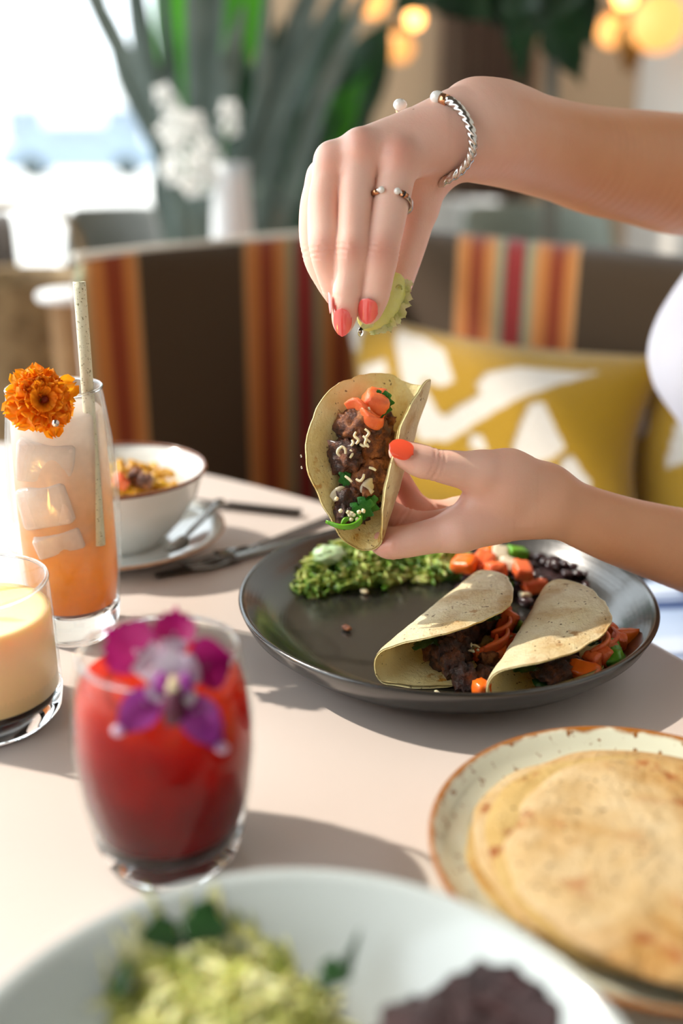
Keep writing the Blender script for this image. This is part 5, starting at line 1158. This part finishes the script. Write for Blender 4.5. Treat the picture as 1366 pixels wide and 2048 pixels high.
# speckled plate with tortilla stack
tc_ = Vector((.127, .356, .75)); m = MT('speckled_glaze')
x_, y_ = m.sep(m.co(), 0), m.sep(m.co(), 1); rad = m.math('SQRT', m.math('ADD', m.math('MULTIPLY', x_, x_), m.math('MULTIPLY', y_, y_)))
rim = m.ramp(m.math('ADD', m.math('MULTIPLY', rad, 10), m.math('MULTIPLY', m.math('SUBTRACT', m.noise(80, 3), .5), .06)), [(.868, 0.0), (.885, 1.0)])
spm = m.ramp(m.math('ADD', m.noise(190, 3, .6), m.math('MULTIPLY', rad, 1.3)), [(.725, 0.0), (.75, 1.0)])
c = m.mix(spm, m.mix(m.noise(12, 3), '#dfe0cc', '#d2d2b8'), '#8a5a2a'); c = m.mix(rim, c, '#9a5f22')
m.set(Base_Color=c, Roughness=.16, Coat_Weight=.5); m.bump(m.noise(150, 3), .08, .001)
one('speckled_plate', lathe([(0, .003), (.050, .003), (.054, 0), (.058, .002), (.075, .010), (.0855, .0165), (.0895, .0205), (.0905, .0228), (.0893, .0240), (.0870, .0225), (.083, .0180), (.075, .0125), (.060, .008), (.03, .0065), (0, .0062)], 128, tc_), m.m, 'pale green speckled plate with a brown rim under the tortilla stack', 'plate', tc_)
def flat_tort(c, Rr, z, seed, label, dome, mt, tilt=0):
    def pt(i, v, side):
        a = i*2*math.pi; wob = 1+.016*math.sin(2*a+seed)+.012*math.sin(5*a+seed*2)+.006*math.sin(13*a+seed*3); r = Rr*v*wob
        x, y = r*math.cos(a), r*math.sin(a)
        h = dome*(1-v*v)+mnoise.noise(Vector((x*22, y*22, 7+seed*.02)))*.0016+.0006*mnoise.noise(Vector((math.cos(a)*5, math.sin(a)*5, seed)))*v+mnoise.noise(Vector((x*60, y*60, seed+9)))*.0010*(1 if side > 0 else .3)-.0016*max(0, (v-.9)/.1)
        return Vector((c[0]+x, c[1]+y, z+h+side*.0012*(1-.6*max(0, (v-.94)/.06))+tilt*y))
    na, N = 110, 40; out = []
    for side in (1, -1):
        V = [pt(i/na, j/N, side) for i in range(na) for j in range(N+1)]; n = N+1
        Fc = [(i*n+j, ((i+1) % na)*n+j, ((i+1) % na)*n+j+1, i*n+j+1) for i in range(na) for j in range(N)]; out.append((arr(V), Fc if side < 0 else Fc))
    n = N+1; g = join(*out); g = (g[0], g[1]+[(i*n+N, ((i+1) % na)*n+N, na*n+((i+1) % na)*n+N, na*n+i*n+N) for i in range(na)])
    o = one('tortilla', g, mt, label, 'tortilla', group='flat tortillas stacked on the speckled plate'); o.rotation_euler.z = seed*.9; return o
for k, (dx, dy, lab) in enumerate([(.001, .013, 'bottom tortilla of the stack on the speckled plate'), (.003, .006, 'second tortilla from the bottom of the stack'), (.008, .001, 'middle tortilla of the stack on the speckled plate'), (.006, -.006, 'second tortilla from the top of the stack'), (.0095, -.013, 'topmost tortilla of the stack, toasted spots near its middle')]):
    flat_tort(tc_+Vector((dx, dy, 0)), .0752-.0013*k, tc_.z+.0130+.0037*k, k*3.7+1, lab, .0022+.0002*k, (M_tst2, M_tst, M_tst3, M_tst2, M_tst)[k])
# big white bowl in the foreground
fc = Vector((-.0150, .1960, .75))
M_wb = simple('white_porcelain', '#bdc4c2', .2, vary=(10, '#b6bdbb'), bump=(10, .03), coat=.4)
one('serving_bowl', lathe([(r*1.13, z) for r, z in [(0, .004), (.045, .004), (.047, 0), (.050, 0), (.053, .006), (.072, .020), (.085, .038), (.0925, .0525), (.0930, .0548), (.0915, .0555), (.0890, .0535), (.078, .038), (.066, .0235), (.052, .013), (.03, .0095), (0, .009)]], 128, fc), M_wb, 'large white bowl of salad and dark beans nearest the camera', 'bowl', fc)
def in_bowl(g):
    v = np.array(g[0], float); r = np.hypot(v[:, 0]-fc.x, v[:, 1]-fc.y)
    pr = [(a*1.13, b) for a, b in [(0, .009), (.03, .0095), (.052, .013), (.066, .0235), (.078, .038), (.089, .0535), (.12, .09)]]
    v[:, 2] = np.maximum(v[:, 2], fc.z+.0006+np.interp(r, [a for a, _ in pr], [b for _, b in pr])); return v, g[1]
M_sl2 = MT('pale_shredded_lettuce'); M_sl2.set(Base_Color=M_sl2.ramp(M_sl2.noise(90, 2), [(.3, '#7a8a34'), (.42, '#b6ba5a'), (.55, '#dedc96'), (.68, '#f4f1cc')]), Roughness=.35, Subsurface_Weight=.15, Subsurface_Scale=.003); M_sl2.bump(M_sl2.noise(400, 3), .3, .001); M_sl2 = M_sl2.m
one('shredded_lettuce', in_bowl(heap((-.036, .256, 0), .038, .026, .023, 380, .0085, .0016, 15, fc.z+.017, rot=-.3)), M_sl2, 'pale shredded lettuce heaped in the foreground bowl', 'lettuce', kind='stuff')
one('bean_mound', in_bowl(xf(blob((.032, .028, .028), .16, 3.0, 12, 48, 32), Matrix.Translation((.0345, .239, fc.z+.018)))), simple('dark_braised_beans', '#3a1a1a', .55, vary=(90, '#240e10'), bump=(300, 1, .004)), 'mound of dark purple-brown refried beans in the foreground bowl', 'beans', kind='stuff')
for k, (x, y, z, d, L, w_, lab) in enumerate([(-.052, .282, .050, (.3, -.1, -.1), .016, .008, 'round dark green leaf at the back left of the bowl salad'), (-.056, .276, .050, (-.6, -.4, .1), .014, .007, 'dark green leaf behind the lettuce in the foreground bowl'), (.000, .266, .040, (.3, .4, .5), .016, .0016, 'thin green sprig between lettuce and beans in the foreground bowl'), (-.006, .262, .046, (.8, -.2, -.1), .010, .005, 'small dark leaf touching the bean mound'), (-.070, .262, .044, (-.3, .1, -.3), .012, .006, 'dark green leaf at the left side of the bowl salad')]):
    o = one('herb_leaf', leaflet((x, y, fc.z+z), d, (0, -.3, 1), L, w_, 1.0, .2), M_herd, lab, 'leaf'); solid(o, .0005)
